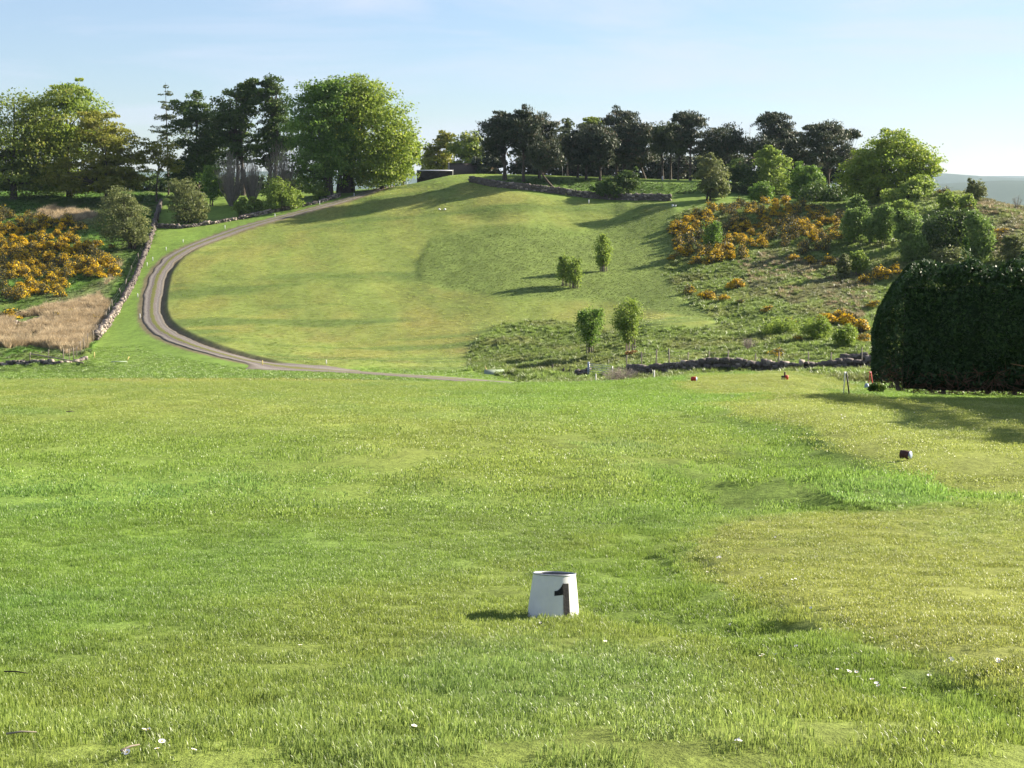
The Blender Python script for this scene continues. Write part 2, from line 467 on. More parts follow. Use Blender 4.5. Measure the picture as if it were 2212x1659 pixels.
rough = reg([(1010, 802), (1008, 770), (1030, 735), (1075, 702), (1160, 690), (1230, 694), (1290, 712), (1400, 714), (1520, 710), (1600, 690), (1560, 700), (1480, 652), (1430, 590), (1460, 540), (1440, 480), (1480, 452), (1560, 440), (1820, 440), (2040, 390), (2400, 450), (2900, 450), (2900, 840), (1880, 835), (1390, 840), (1200, 845), (1050, 806)], 100, 275)
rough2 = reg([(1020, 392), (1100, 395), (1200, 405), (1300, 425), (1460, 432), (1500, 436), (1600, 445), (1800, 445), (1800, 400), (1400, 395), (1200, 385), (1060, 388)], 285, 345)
leftf = reg([(-900, 780), (0, 785), (195, 770), (210, 735), (330, 520), (340, 480), (355, 420), (355, 405), (-900, 405)], 164, 345)
tan = reg([(-60, 770), (180, 762), (215, 705), (235, 660), (205, 650), (120, 665), (60, 680), (-60, 690)], 164, 226)
tan = tan * sstep(-.5, .1, fbm(GX / 5, GY / 9, 18, 3))
tan2 = np.clip(reg([(60, 465), (120, 450), (190, 455), (215, 470), (130, 485)], 250, 330) + reg([(215, 640), (300, 540), (260, 560), (190, 640), (160, 680)], 190, 260) * .25 + reg([(100, 640), (220, 620), (240, 560), (270, 560), (230, 660), (120, 690)], 190, 260) * .35, 0, 1)
heath = np.clip(reg([(1600, 540), (1850, 560), (1900, 640), (1840, 720), (1720, 660), (1640, 640), (1580, 590)], 150, 260) * .8 + reg([(2050, 460), (2120, 430), (2300, 460), (2300, 560), (2140, 560), (2080, 500)], 170, 260), 0, 1)
bankgr = reg([(-900, 806), (190, 806), (260, 798), (185, 786), (-900, 790)], 110, 166)
tee = np.clip(reg([(1550, 874), (1700, 868), (1830, 868), (2212, 880), (2900, 890), (2900, 1110), (2212, 1090), (2000, 1062), (1880, 1010), (1800, 975), (1700, 935), (1580, 900)], 15, 45, 6)
              + reg([(1500, 1180), (1600, 1130), (1850, 1118), (2300, 1105), (2900, 1105), (2900, 1480), (2212, 1500), (1950, 1420), (1600, 1290), (1480, 1230)], 6, 20, 12)
              + reg([(1440, 832), (1560, 812), (1720, 808), (1860, 838), (1800, 855), (1650, 862), (1540, 856)], 41, 56, 2), 0, 1)
lush = np.clip(reg([(1400, 1010), (1560, 960), (1700, 945), (1800, 985), (1900, 1040), (2060, 1080), (2300, 1110), (2300, 1130), (1800, 1110), (1500, 1130), (1380, 1200), (1300, 1180)], 7, 36, 12)
               + reg([(1250, 1190), (1480, 1210), (1640, 1330), (1960, 1450), (2300, 1530), (2300, 1600), (1900, 1520), (1550, 1390), (1250, 1320), (1180, 1240)], 4, 18, 14), 0, 1)
yel = np.clip(sstep(16, 34, GY) * sstep(75, 60, GY) * sstep(1250, 700, PX0), 0, 1)

# relief: bank between fairway and track, hummocks, tussocks
inside = (TRS > 0) if TRS[sub][np.argmin(np.abs(PX0[sub] - 480) + np.abs(PY0[sub] - 650)) // len(ji), np.argmin(np.abs(PX0[sub] - 480) + np.abs(PY0[sub] - 650)) % len(ji)] > 0 else (TRS < 0)
bank = np.where(inside & (TRD < 60), sstep(1.7, 2.2, TRD) * np.exp(-np.maximum(TRD - 2.2, 0) / 7), 0)
bank *= sstep(275, 240, GY) * sstep(150, 165, GY)
GZ += .36 * bank
keep = sstep(2.0, 5.0, TRD)
amp = np.clip(rough + leftf + rough2 + bankgr, 0, 1) * keep * sstep(420, 340, GY)
GZ += amp * (.42 * fbm(GX / 5.5, GY / 5.5, 12, 2) + .16 * vn(GX / 1.1, GY / 1.6, 14) + .10 * vn(GX / .5, GY / 1.3, 15))
GZ += semi * (.10 * fbm(GX / 2.5, GY / 3.5, 22, 3))
GZ += fair * keep * (.50 * fbm(GX / 17, GY / 20, 33, 2) + .07 * fbm(GX / 4, GY / 6, 34, 3))
GZ -= .65 * np.exp(-(((PX0 - 1040) / 55) ** 2 + ((PY0 - 470) / 13) ** 2)) * (GY > 200) - .4 * np.exp(-(((PX0 - 1120) / 70) ** 2 + ((PY0 - 492) / 12) ** 2)) * (GY > 200)
nearm = sstep(62, 50, GY)
def boxb(a, ny, nx, it=2):
    for _ in range(it):
        for ax, n in ((0, ny), (1, nx)):
            p_ = np.pad(a, [(n + 1, n) if i == ax else (0, 0) for i in (0, 1)], mode='edge'); c_ = np.cumsum(p_, ax)
            a = (np.take(c_, np.arange(2 * n + 1, c_.shape[ax]), ax) - np.take(c_, np.arange(0, c_.shape[ax] - 2 * n - 1), ax)) / (2 * n + 1)
    return a
teeb = boxb(tee, 6, 16)
GZ += (teeb - .9 * np.clip(boxb(tee, 22, 60) - teeb, 0, 1)) * sstep(60, 52, GY) * np.where(GY > 40, .12, np.where(GY > 18.5, .17, .11))
GZ += .18 * lush * nearm * fbm(GX / 2.2, GY / 3, 46, 2)
GZ += nearm * sstep(2, 6, GY) * (.028 * fbm(GX / .8, GY / 1.0, 44, 3) * (1 - .75 * tee) + .06 * fbm(GX / 4, GY / 5, 45, 2)) * (1 + 1.4 * lush)
GZ += blur(reg([(1245, 452), (1270, 443), (1460, 444), (1480, 455), (1440, 456), (1270, 455)], 262, 300), 2) * .7      # small raised tee on the hill
PX0, PY0 = project(GX, GY, GZ)

def mixc(a, b, m): return a * (1 - m[..., None]) + np.asarray(b, float) * m[..., None]
n1 = fbm(GX / 7, GY / 16, 61, 4); n2 = fbm(GX / 1.6, GY / 3.5, 62, 4); n3 = fbm(GX / 28, GY / 28, 63, 3)
c = np.zeros(GZ.shape + (3,)) + np.array([.130, .198, .036])
c = mixc(c, (.20, .215, .055), np.clip(sstep(-.1, .5, n1) * .5 + yel * .55 + yel * n2 * .4, 0, 1) * sstep(170, 60, GY))
c = mixc(c, (.108, .188, .042), sstep(.15, .55, fbm(GX / 2.2, GY / 3.4, 68, 4)) * nearm * .35 * (1 - yel * .6))
c = mixc(c, (.12, .185, .034), lush * .7)
c = mixc(c, (.20, .215, .052), tee * .75)
c = mixc(c, (.16, .20, .048), np.clip(fair, 0, 1))
mow = np.sin((GX + .25 * GY + 2.5 * fbm(GX / 14, GY / 30, 67, 2)) * 2 * math.pi / 9.0)
c = mixc(c, (.175, .205, .05), fair * sstep(-.2, .6, mow) * .85)
stripe = fbm(GX / 26, GY / 6.5, 64, 4); pat = fbm(GX / 9, GY / 18, 65, 4)
c = mixc(c, (.19, .20, .052), fair * sstep(-.05, .35, pat) * .95)
c = mixc(c, (.10, .145, .035), fair * sstep(.05, .32, stripe) * .9)
c = mixc(c, (.21, .165, .06), fair * sstep(.25, .6, fbm(GX / 6, GY / 10, 66, 4)) * .42 * sstep(230, 175, GY))
c = mixc(c, (.15, .20, .045), topgreen)
c = mixc(c, (.135, .18, .045), semi * .9)
c = mixc(c, (.15, .205, .05), rough * .95)
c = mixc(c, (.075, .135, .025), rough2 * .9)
rz_ = sstep(-.15, .5, fbm(GX / 6, GY / 6, 71, 4))
c = mixc(c, (.19, .18, .075), rough * rz_ * .45)
c = mixc(c, (.17, .15, .095), heath * sstep(-.3, .3, fbm(GX / 2.5, GY / 4, 72, 4)) * .75)
c = mixc(c, (.10, .075, .05), heath * sstep(.1, .5, fbm(GX / 3.5, GY / 5, 73, 4)) * .7)
c = mixc(c, (.085, .165, .026), leftf * .95)
c = mixc(c, (.14, .15, .05), leftf * sstep(.1, .5, fbm(GX / 7, GY / 9, 74, 4)) * .6)
c = mixc(c, (.34, .285, .18), np.clip(tan * .95 + tan2 * .7, 0, 1))
c = mixc(c, (.10, .16, .03), bankgr * .8)
c = mixc(c, (.13, .10, .07), sstep(2.6, 1.6, TRD) * .9)
c = mixc(c, (.115, .19, .036), sstep(9, 3, TRD) * (~inside) * (TRD > 2) * .6)
fieldn = vn(GX / 260, GY / 420, 81); fld = far
c = mixc(c, (.09, .14, .04), fld)
c = mixc(c, (.17, .22, .07), fld * (fieldn > .35) * (GY < 3200))
c = mixc(c, (.03, .055, .025), fld * ((fbm(GX / 330, GY / 300, 83, 3) > -.05) | (GY > 3300)) * .95)
c *= (1 + .13 * n2 * sstep(400, 60, GY) + .10 * n3)[..., None]
GC = c
roughA = np.clip(rough + leftf + rough2 + bankgr + .45 * semi + .15 * fair + .4 * nearm, 0, 1)

gm, t, b = newmat('ground_turf')
at = N(t, 'ShaderNodeAttribute'); at.attribute_name = 'col'
ar = N(t, 'ShaderNodeAttribute'); ar.attribute_name = 'rough'
geo = N(t, 'ShaderNodeNewGeometry')
nA = N(t, 'ShaderNodeTexNoise', Scale=1.3, Detail=8.0, Roughness=.72)
nB = N(t, 'ShaderNodeTexNoise', Scale=9.0, Detail=6.0, Roughness=.7)
mpA = N(t, 'ShaderNodeMapping'); mpA.inputs['Scale'].default_value = (1, .55, 1)
t.links.new(geo.outputs['Position'], mpA.inputs['Vector']); t.links.new(mpA.outputs[0], nA.inputs['Vector']); t.links.new(geo.outputs['Position'], nB.inputs['Vector'])
ad = N(t, 'ShaderNodeMath', operation='ADD'); t.links.new(nA.outputs['Fac'], ad.inputs[0]); t.links.new(nB.outputs['Fac'], ad.inputs[1])
mr = N(t, 'ShaderNodeMapRange'); mr.inputs['From Min'].default_value = .72; mr.inputs['From Max'].default_value = 1.28
mr.inputs['To Min'].default_value = .62; mr.inputs['To Max'].default_value = 1.38
nC = N(t, 'ShaderNodeTexNoise', Scale=.22, Detail=9.0, Roughness=.78); t.links.new(mpA.outputs[0], nC.inputs['Vector'])
mC = N(t, 'ShaderNodeMath', operation='MULTIPLY_ADD'); mC.inputs[1].default_value = .9; mC.inputs[2].default_value = -.45; t.links.new(nC.outputs['Fac'], mC.inputs[0])
aC = N(t, 'ShaderNodeMath', operation='ADD'); t.links.new(ad.outputs[0], aC.inputs[0]); t.links.new(mC.outputs[0], aC.inputs[1])
t.links.new(aC.outputs[0], mr.inputs['Value'])
vs = N(t, 'ShaderNodeVectorMath', operation='SCALE'); t.links.new(at.outputs['Color'], vs.inputs[0]); t.links.new(mr.outputs[0], vs.inputs['Scale'])
t.links.new(vs.outputs[0], b.inputs['Base Color'])
b.inputs['Roughness'].default_value = .95; b.inputs['Specular IOR Level'].default_value = .08
bp = N(t, 'ShaderNodeBump', Distance=.35)
mm = N(t, 'ShaderNodeMath', operation='MULTIPLY'); mm.inputs[1].default_value = .9; t.links.new(ar.outputs['Fac'], mm.inputs[0])
t.links.new(mm.outputs[0], bp.inputs['Strength']); t.links.new(ad.outputs[0], bp.inputs['Height']); t.links.new(bp.outputs[0], b.inputs['Normal'])
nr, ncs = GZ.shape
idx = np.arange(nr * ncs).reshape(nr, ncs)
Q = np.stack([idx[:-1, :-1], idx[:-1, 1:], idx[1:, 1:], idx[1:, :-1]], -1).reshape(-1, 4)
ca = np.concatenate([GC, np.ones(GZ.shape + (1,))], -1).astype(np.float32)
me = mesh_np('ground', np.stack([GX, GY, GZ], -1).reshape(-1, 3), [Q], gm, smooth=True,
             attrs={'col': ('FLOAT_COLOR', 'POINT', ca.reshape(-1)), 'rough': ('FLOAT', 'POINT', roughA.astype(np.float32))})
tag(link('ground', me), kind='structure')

# gravel track
tm, t, b = newmat('gravel_track')
au = N(t, 'ShaderNodeAttribute'); au.attribute_name = 'across'
geo = N(t, 'ShaderNodeNewGeometry')
nz = N(t, 'ShaderNodeTexNoise', Scale=.9, Detail=8.0, Roughness=.7); t.links.new(geo.outputs['Position'], nz.inputs['Vector'])
nz2 = N(t, 'ShaderNodeTexNoise', Scale=14.0, Detail=4.0, Roughness=.7); t.links.new(geo.outputs['Position'], nz2.inputs['Vector'])
ab = N(t, 'ShaderNodeMath', operation='ABSOLUTE'); t.links.new(au.outputs['Fac'], ab.inputs[0])
sb = N(t, 'ShaderNodeMath', operation='MULTIPLY_ADD'); sb.inputs[1].default_value = .55; t.links.new(nz.outputs['Fac'], sb.inputs[0]); t.links.new(ab.outputs[0], sb.inputs[2])
rp = N(t, 'ShaderNodeValToRGB'); e = rp.color_ramp.elements
e[0].position = .36; e[0].color = (.13, .135, .04, 1); e[1].position = .46; e[1].color = (.15, .125, .11, 1)
for ps, cc in ((.62, (.17, .15, .135, 1)), (.80, (.215, .195, .178, 1)), (.98, (.175, .155, .135, 1)), (1.14, (.15, .13, .10, 1)), ):
    q = e.new(min(ps / 1.35, 1)); q.color = cc
e[0].position = .30 ; e[1].position = .38
dv = N(t, 'ShaderNodeMath', operation='DIVIDE'); dv.inputs[1].default_value = 1.35; t.links.new(sb.outputs[0], dv.inputs[0]); t.links.new(dv.outputs[0], rp.inputs['Fac'])
mr = N(t, 'ShaderNodeMapRange'); mr.inputs['From Min'].default_value = .3; mr.inputs['From Max'].default_value = .7; mr.inputs['To Min'].default_value = .7; mr.inputs['To Max'].default_value = 1.25
t.links.new(nz2.outputs['Fac'], mr.inputs['Value'])
vs = N(t, 'ShaderNodeVectorMath', operation='SCALE'); t.links.new(rp.outputs[0], vs.inputs[0]); t.links.new(mr.outputs[0], vs.inputs['Scale'])
t.links.new(vs.outputs[0], b.inputs['Base Color']); b.inputs['Roughness'].default_value = .95; b.inputs['Specular IOR Level'].default_value = .1
bp = N(t, 'ShaderNodeBump', Strength=.5, Distance=.06); t.links.new(nz2.outputs['Fac'], bp.inputs['Height']); t.links.new(bp.outputs[0], b.inputs['Normal'])
na = 13; u = np.linspace(-1, 1, na)
hw = 1.42 + .16 * vn(_q / 3, _q * 0, 5) + .07 * vn(_q / .9, _q * 0, 6)
hw = hw + 1.5 * sstep(_l[19], _l[21], _q) + 3.4 * np.exp(-((_q - _l[20] - 4) / 7.0) ** 2)
RX = TC[:, None, 0] + TN[:, None, 0] * u[None] * hw[:, None]; RY = TC[:, None, 1] + TN[:, None, 1] * u[None] * hw[:, None]
RZ = Hxy(RX, RY) + .10 - .05 * np.exp(-((np.abs(u)[None] - .55) / .25) ** 2) - .16 * (np.abs(u)[None] > .99)
ii = np.arange(len(TC) * na).reshape(len(TC), na)
Q = np.stack([ii[:-1, :-1], ii[1:, :-1], ii[1:, 1:], ii[:-1, 1:]], -1).reshape(-1, 4)
me = mesh_np('track', np.stack([RX, RY, RZ], -1).reshape(-1, 3), [Q], tm, smooth=True, attrs={'across': ('FLOAT', 'POINT', np.repeat(u[None], len(TC), 0).astype(np.float32))})
tag(link('track', me), kind='structure')

# ------------------------------------------------------------------ haze
hz = MB().box((3000, 8000, -30), (34000, 17000, 160)); hz_o = None
hm = bpy.data.materials.new('haze_air'); hm.use_nodes = True
hm.node_tree.nodes.clear()
pv = hm.node_tree.nodes.new('ShaderNodeVolumePrincipled'); oo = hm.node_tree.nodes.new('ShaderNodeOutputMaterial')
pv.inputs['Color'].default_value = (.62, .78, 1.0, 1); pv.inputs['Density'].default_value = .000035; pv.inputs['Anisotropy'].default_value = .15
hm.node_tree.links.new(pv.outputs[0], oo.inputs['Volume'])
tag(link('haze', hz.mesh('haze', hm)), kind='stuff')
#@@PART2@@
# ------------------------------------------------------------------ plants
def unit(a): return a / (np.linalg.norm(a, axis=-1, keepdims=True) + 1e-9)

def leaf_quads(rng, P, size, up=.6, out=None, outw=.5, aspect=.62, along=None):
    n = len(P)
    nrm = rng.normal(size=(n, 3)); nrm = unit(nrm); nrm[:, 2] += up
    if out is not None: nrm += outw * out
    nrm = unit(nrm)
    a = rng.normal(size=(n, 3)) if along is None else along + .35 * rng.normal(size=(n, 3))
    a = unit(a - nrm * (a * nrm).sum(1, keepdims=True)); bb = np.cross(nrm, a)
    s = (size * rng.uniform(.6, 1.35, n))[:, None]
    V = np.stack([P - a * s, P + bb * s * aspect, P + a * s, P - bb * s * aspect], 1).reshape(-1, 3)
    return V, np.arange(4 * n).reshape(n, 4)

def px2m(base): return depth(base) / F

def lobe3(base, lb):
    """picture ellipse at the distance of the base -> centre and radii in metres, relative to base"""
    k = depth(base) / F
    px, py, rx, ry = lb[:4]
    bx, by = project(*base)
    return np.array([(px - bx) * k, 0.0, (by - py) * k]), np.array([rx * k, min(max(rx, ry * .6), rx * 1.3) * k, ry * k])

def tree(name, label, base, lobes, mat, n=3000, leaf=.3, seed=1, trunk=.35, stems=1, cl=26, flat=.5, up=.6, shell=.32, bark='bark', cat='tree', group=None, limbs=26, kind='broad', lean=0.0, trunk_from=0.0, spray=.9, yoff=None, trunks=None):
    rng = np.random.default_rng(seed)
    base = np.array(base, float)
    root = thing(name, label, cat, base, group)
    E = [lobe3(base, lb) for lb in lobes]
    if yoff is not None:
        for e, yo in zip(E, yoff): e[0][1] += yo
    vol = np.array([np.prod(r) ** (2 / 3) for _, r in E]); vol /= vol.sum(); n = int(n * 2.3)
    Pts = []; Outs = []; Cl = []
    var = []
    for (c, r), w in zip(E, vol):
        k = max(4, int(1.9 * cl * w * len(E) ** .5 + .5)); m = int(n * w)
        d = unit(rng.normal(size=(k, 3)))
        if kind == 'pine': d[:, 2] *= .9
        rad = rng.uniform(shell, .98, k) ** .8
        ctr = c + d * rad[:, None] * r
        cr = np.mean(r) * rng.uniform(.20, .42, k) * (1.3 if k < 10 else 1.0)
        # leaves gather in sprays round the clump centres
        pick = rng.integers(0, k, m)
        g = np.clip(rng.normal(size=(m, 3)), -1.5, 1.5) * .55
        g[:, 2] *= flat
        cc = ctr[pick]; o = unit(cc - c)
        P = cc + g * cr[pick][:, None]
        P += o * (rng.uniform(0, 1, m) ** 3 * .35 * cr[pick])[:, None]
        # sprays droop outwards
        P[:, 2] -= .22 * (np.hypot(g[:, 0], g[:, 1]) * cr[pick]) * (kind == 'broad')
        Pts.append(P); Outs.append(o); Cl.append(ctr)
        cv = rng.uniform(-.28, .28, k)
        var.append(np.clip(rng.uniform(.15, .85, m) + cv[pick], 0, 1))
    P = np.concatenate(Pts); O = np.concatenate(Outs); C = np.concatenate(Cl)
    P[:, 2] = np.maximum(P[:, 2], .15)
    along = None
    leaf = leaf * 1.02
    if kind == 'pine': along = np.tile([0, 0, 1.0], (len(P), 1)) + .8 * O
    V, Q = leaf_quads(rng, P, leaf, up, O, .6, .62 if kind == 'broad' else .38, along)
    link('crown', mesh_np('crown', V, [Q], M[mat], var=np.concatenate(var)), root)
    mb = MB()
    top = max((c[2] + .55 * r[2]) for c, r in E); main = E[int(np.argmax(vol))][0]
    tips = []
    st = trunks if trunks is not None else [((i - (stems - 1) / 2) * trunk * 2.6 + rng.uniform(-.1, .1) * (stems > 1), rng.uniform(-.3, .3) * (stems > 1)) for i in range(stems)]
    for (sx, sy) in st:
        th = top * rng.uniform(.8, .95)
        u = np.linspace(0, 1, 6)
        X = sx + (main[0] - sx) * u ** 1.6 * .8 + lean * np.sin(u * math.pi) + rng.normal(0, .02 * th, 6) * u
        Y = sy + main[1] * u + rng.normal(0, .02 * th, 6) * u
        T = np.stack([X, Y, u * th - .25 * (u == 0)], 1)
        R = trunk * (1 - .82 * u); R[0] *= 1.35
        mb.tube(T, R, 7, False); tips.append(T)
    tr_o = link('trunk', mb.mesh('trunk', M[bark], True), root)
    mb = MB()
    sel = rng.permutation(len(C))[:limbs]
    for q in sel:
        T = tips[rng.integers(len(tips))]
        e = C[q]
        hz_ = np.clip(e[2] * rng.uniform(.45, .8), T[1, 2] * .8, T[-1, 2])
        s0 = np.array([np.interp(hz_, T[:, 2], T[:, i]) for i in range(3)])
        r0 = max(trunk * .42 * (1 - .7 * hz_ / (T[-1, 2] + .1)), .02)
        mid = (s0 + e) / 2 + np.array([0, 0, .08 * np.linalg.norm(e - s0)]) + rng.normal(0, .04, 3) * np.linalg.norm(e - s0)
        mb.tube([s0, s0 * .6 + mid * .4, mid, mid * .4 + e * .6, e], np.array([r0, r0 * .8, r0 * .6, r0 * .4, r0 * .15]), 4, False)
    link('limbs', mb.mesh('limbs', M[bark]), tr_o)
    return root

def bare_shrub(name, label, base, wpx, hpx, seed, n=90, mat='twig', cat='shrub', group=None, th=.03):
    rng = np.random.default_rng(seed); base = np.array(base, float)
    k = px2m(base); w = wpx * k; h = hpx * k
    root = thing(name, label, cat, base, group)
    mb = MB(); tw = MB()
    for i in range(n):
        a = rng.uniform(0, 2 * math.pi); rr = math.sqrt(rng.uniform(0, 1))
        e = np.array([math.cos(a) * rr * w / 2, math.sin(a) * rr * w / 2, h * (1 - .35 * rr * rr) * rng.uniform(.75, 1.05)])
        s = e * np.array([.12, .12, 0]); m = s * .45 + e * .55 + np.array([rng.normal(0, .04 * w), rng.normal(0, .04 * w), -.04 * h])
        (mb if i < n // 5 else tw).tube([s, m, e], np.array([th * (2.4 if i < n // 5 else 1.2), th * 1.0, th * .35]), 3, False)
        for _ in range(5):
            f = rng.uniform(.4, .95); p0 = s * (1 - f) + e * f
            tw.tube([p0, p0 + np.array([rng.normal(0, .07 * w), rng.normal(0, .07 * w), rng.uniform(.03, .16) * h])], np.array([th * .5, th * .2]), 3, False)
    sm_ = link('stems', mb.mesh('stems', M['bark_pale']), root); link('twigs', tw.mesh('twigs', M[mat]), sm_)
    return root

def L_(*a): return list(a)
# --- left wood
tree('beech_tree', 'broad spring-green beech cut by the left edge of the picture', at_d(30, 312), [(40, 300, 120, 115), (-40, 320, 90, 90), (120, 245, 80, 70), (30, 382, 120, 34)], 'beech_dull', 12000, .26, 11, .6, 1, 60, .35, limbs=50)
tree('beech_tree', 'tall beech with thin leafy shoots sticking up from its top', at_d(150, 318), [(150, 262, 85, 80), (165, 205, 45, 38), (110, 325, 90, 70), (130, 385, 90, 32)], 'beech', 11000, .25, 12, .55, 1, 60, .35, limbs=50)
tree('beech_tree', 'golden-olive beech with drooping layers above the hawthorn on the left', at_d(232, 306), [(235, 320, 72, 70), (225, 270, 55, 40), (270, 365, 55, 45), (170, 378, 80, 38), (250, 388, 66, 26)], 'beech_gold', 12000, .24, 13, .5, 1, 70, .28, limbs=60)
tree('young_tree', 'small golden young tree between the olive beech and the dark trees', at_d(338, 308), [(352, 335, 42, 36), (378, 358, 26, 20), (330, 320, 25, 24)], 'beech_gold', 1500, .22, 14, .2, 1, 22, .4)
tree('dark_tree', 'dark green broad tree below the larch', at_d(428, 322), [(430, 285, 58, 70), (420, 235, 42, 38), (455, 330, 50, 60), (420, 355, 56, 48)], 'dark', 9500, .26, 15, .4, 1, 55, .4)
tree('dark_tree', 'dark tree with open limbs and sky gaps in the middle of the left wood', at_d(520, 318), [(515, 235, 50, 58), (540, 195, 34, 30), (490, 275, 45, 50), (520, 315, 44, 45)], 'dark', 6400, .26, 16, .42, 2, 50, .4, limbs=60)
tree('dark_tree', 'dark twin-topped tree touching the big bright beech', at_d(588, 316), [(590, 215, 42, 46), (560, 200, 30, 34), (608, 280, 44, 62), (575, 320, 40, 44)], 'dark', 6400, .26, 17, .42, 2, 50, .4, limbs=60)
tree('beech_tree', 'dark green left half of the great beech clump beside the track', at_d(706, 301), [(690, 265, 72, 80), (705, 205, 56, 42), (690, 350, 64, 52), (730, 320, 50, 60)], 'green', 15000, .24, 18, .5, 1, 110, .45, trunks=[(0, 0), (.7, .3)], limbs=40)
tree('beech_tree', 'great rounded yellow-green beech leaning over the top of the track', at_d(775, 305), [(800, 280, 95, 98), (770, 215, 78, 50), (850, 320, 58, 70), (815, 368, 80, 36), (740, 240, 66, 70)], 'beech', 21000, .24, 19, .5, 1, 150, .4, trunks=[(-3.9, 0), (-3.0, .5), (-2.0, -.2), (-1.4, .4), (4.6, 1)], limbs=40)
tree('beech_tree', 'small beech at the far end of the track behind the great one', at_d(872, 335), [(868, 335, 38, 52), (890, 318, 22, 34)], 'beech', 2600, .25, 20, .3, 1, 36, .4)
# larch
def conifer(name, label, base, hpx, wpx, mat, seed, tiers=16, sparse=1.0, leaf=.3, group=None, trunk=.22, lo=.25, droop=.15):
    rng = np.random.default_rng(seed); base = np.array(base, float); k = px2m(base); h = hpx * k; w = wpx * k
    root = thing(name, label, 'tree', base, group)
    tr = MB().tube([(0, 0, -.3), (.05, 0, h * .5), (0, 0, h)], np.array([trunk, trunk * .6, .03]), 6, False)
    tr_o = link('trunk', tr.mesh('trunk', M['bark'], True), root)
    br = MB(); P = []
    for i in range(tiers):
        f = lo + (1 - lo) * i / tiers
        f = min(f + rng.uniform(-.03, .03), .99)
        for j in range(rng.integers(3, 7)):
            a = rng.uniform(0, 6.28); ln = w / 2 * (1 - (f - lo) / (1 - lo)) ** .7 * rng.uniform(.25, 1.25) + .2
            s = np.array([0, 0, f * h]); e = s + np.array([math.cos(a) * ln, math.sin(a) * ln, rng.uniform(-.25, .2) * ln])
            m = (s + e) / 2 + np.array([0, 0, -droop * .5 * ln])
            br.tube([s, m, e], np.array([.06, .04, .015]), 3, False)
            q = int(26 * sparse * ln)
            u = rng.uniform(.15, 1, q)[:, None]
            pp = s * (1 - u) ** 2 + 2 * m * u * (1 - u) + e * u * u
            P.append(pp + rng.normal(size=(q, 3)) * np.array([.22, .22, .14]) * (0.5 + .1 * ln))
    P = np.concatenate(P)
    V, Q = leaf_quads(rng, P, leaf, .4, None, 0, .45)
    link('limbs', br.mesh('limbs', M['bark']), tr_o)
    link('crown', mesh_np('crown', V, [Q], M[mat], var=rng.uniform(0, 1, len(P))), root)
    return root
conifer('larch_tree', 'thin see-through larch standing above the dark trees', at_d(364, 325), 238, 84, 'larch', 31, 20, .55, .2, lo=.48, droop=.1)
# shrubs along the wall, left
tree('hawthorn_tree', 'round grey-green hawthorn by the corner of the sloping stone wall', ground_at(286, 537, 150), [(265, 478, 55, 50), (262, 435, 38, 34), (290, 490, 36, 40)], 'olive', 6000, .16, 41, .28, 2, 60, .55, limbs=50)
tree('hawthorn_tree', 'pale green bush-like tree behind the stone wall corner', ground_at(405, 481, 200), [(405, 435, 44, 44), (392, 405, 32, 26), (428, 455, 26, 26)], 'olive', 4200, .17, 42, .2, 3, 46, .55)
tree('hawthorn_tree', 'small slender green tree in front of the bare shrubs', ground_at(456, 446, 220), [(455, 390, 25, 32), (460, 415, 22, 22)], 'green', 1700, .18, 43, .14, 2, 28, .55)
bare_shrub('bare_shrub', 'leafless grey-brown shrub with upright twigs, left one of three', ground_at(500, 445, 240), 70, 118, 44, 120, th=.045)
bare_shrub('bare_shrub', 'leafless grey shrub between the two others, below dark tree', ground_at(545, 440, 240), 60, 105, 45, 100, th=.045)
bare_shrub('bare_shrub', 'taller leafless brown shrub beside the big beech', ground_at(610, 435, 240), 85, 130, 46, 120, th=.045)
tree('shrub', 'low bright green bush, left of a pair behind the wall', ground_at(520, 465, 240), [(522, 446, 18, 20)], 'lime', 900, .17, 47, .06, 3, 14, .7, cat='shrub')
tree('shrub', 'low bright green bush, right of a pair behind the wall', ground_at(549, 460, 240), [(549, 443, 18, 19)], 'lime', 900, .17, 48, .06, 3, 14, .7, cat='shrub')
tree('shrub', 'wide lime-green bush behind the wall beside the track', ground_at(614, 455, 240), [(602, 418, 34, 34), (635, 430, 28, 22), (590, 440, 22, 16)], 'lime', 3200, .17, 49, .08, 4, 36, .65, cat='shrub')
tree('shrub', 'small green bush at the foot of the beech trunks', ground_at(690, 430, 240), [(688, 412, 28, 18)], 'lime', 900, .17, 50, .06, 3, 14, .6, cat='shrub')
# --- beyond the shed
tree('far_tree', 'golden-green tree behind the dark timber shed', at_d(955, 400), [(952, 330, 34, 38), (940, 352, 36, 24), (962, 305, 24, 24)], 'beech_gold', 3400, .3, 51, .3, 1, 40, .45)
tree('far_tree', 'green round tree left of the first pines', at_d(1008, 395), [(1008, 320, 36, 40), (1018, 345, 34, 30)], 'beech_dull', 3400, .3, 52, .3, 1, 40, .45)
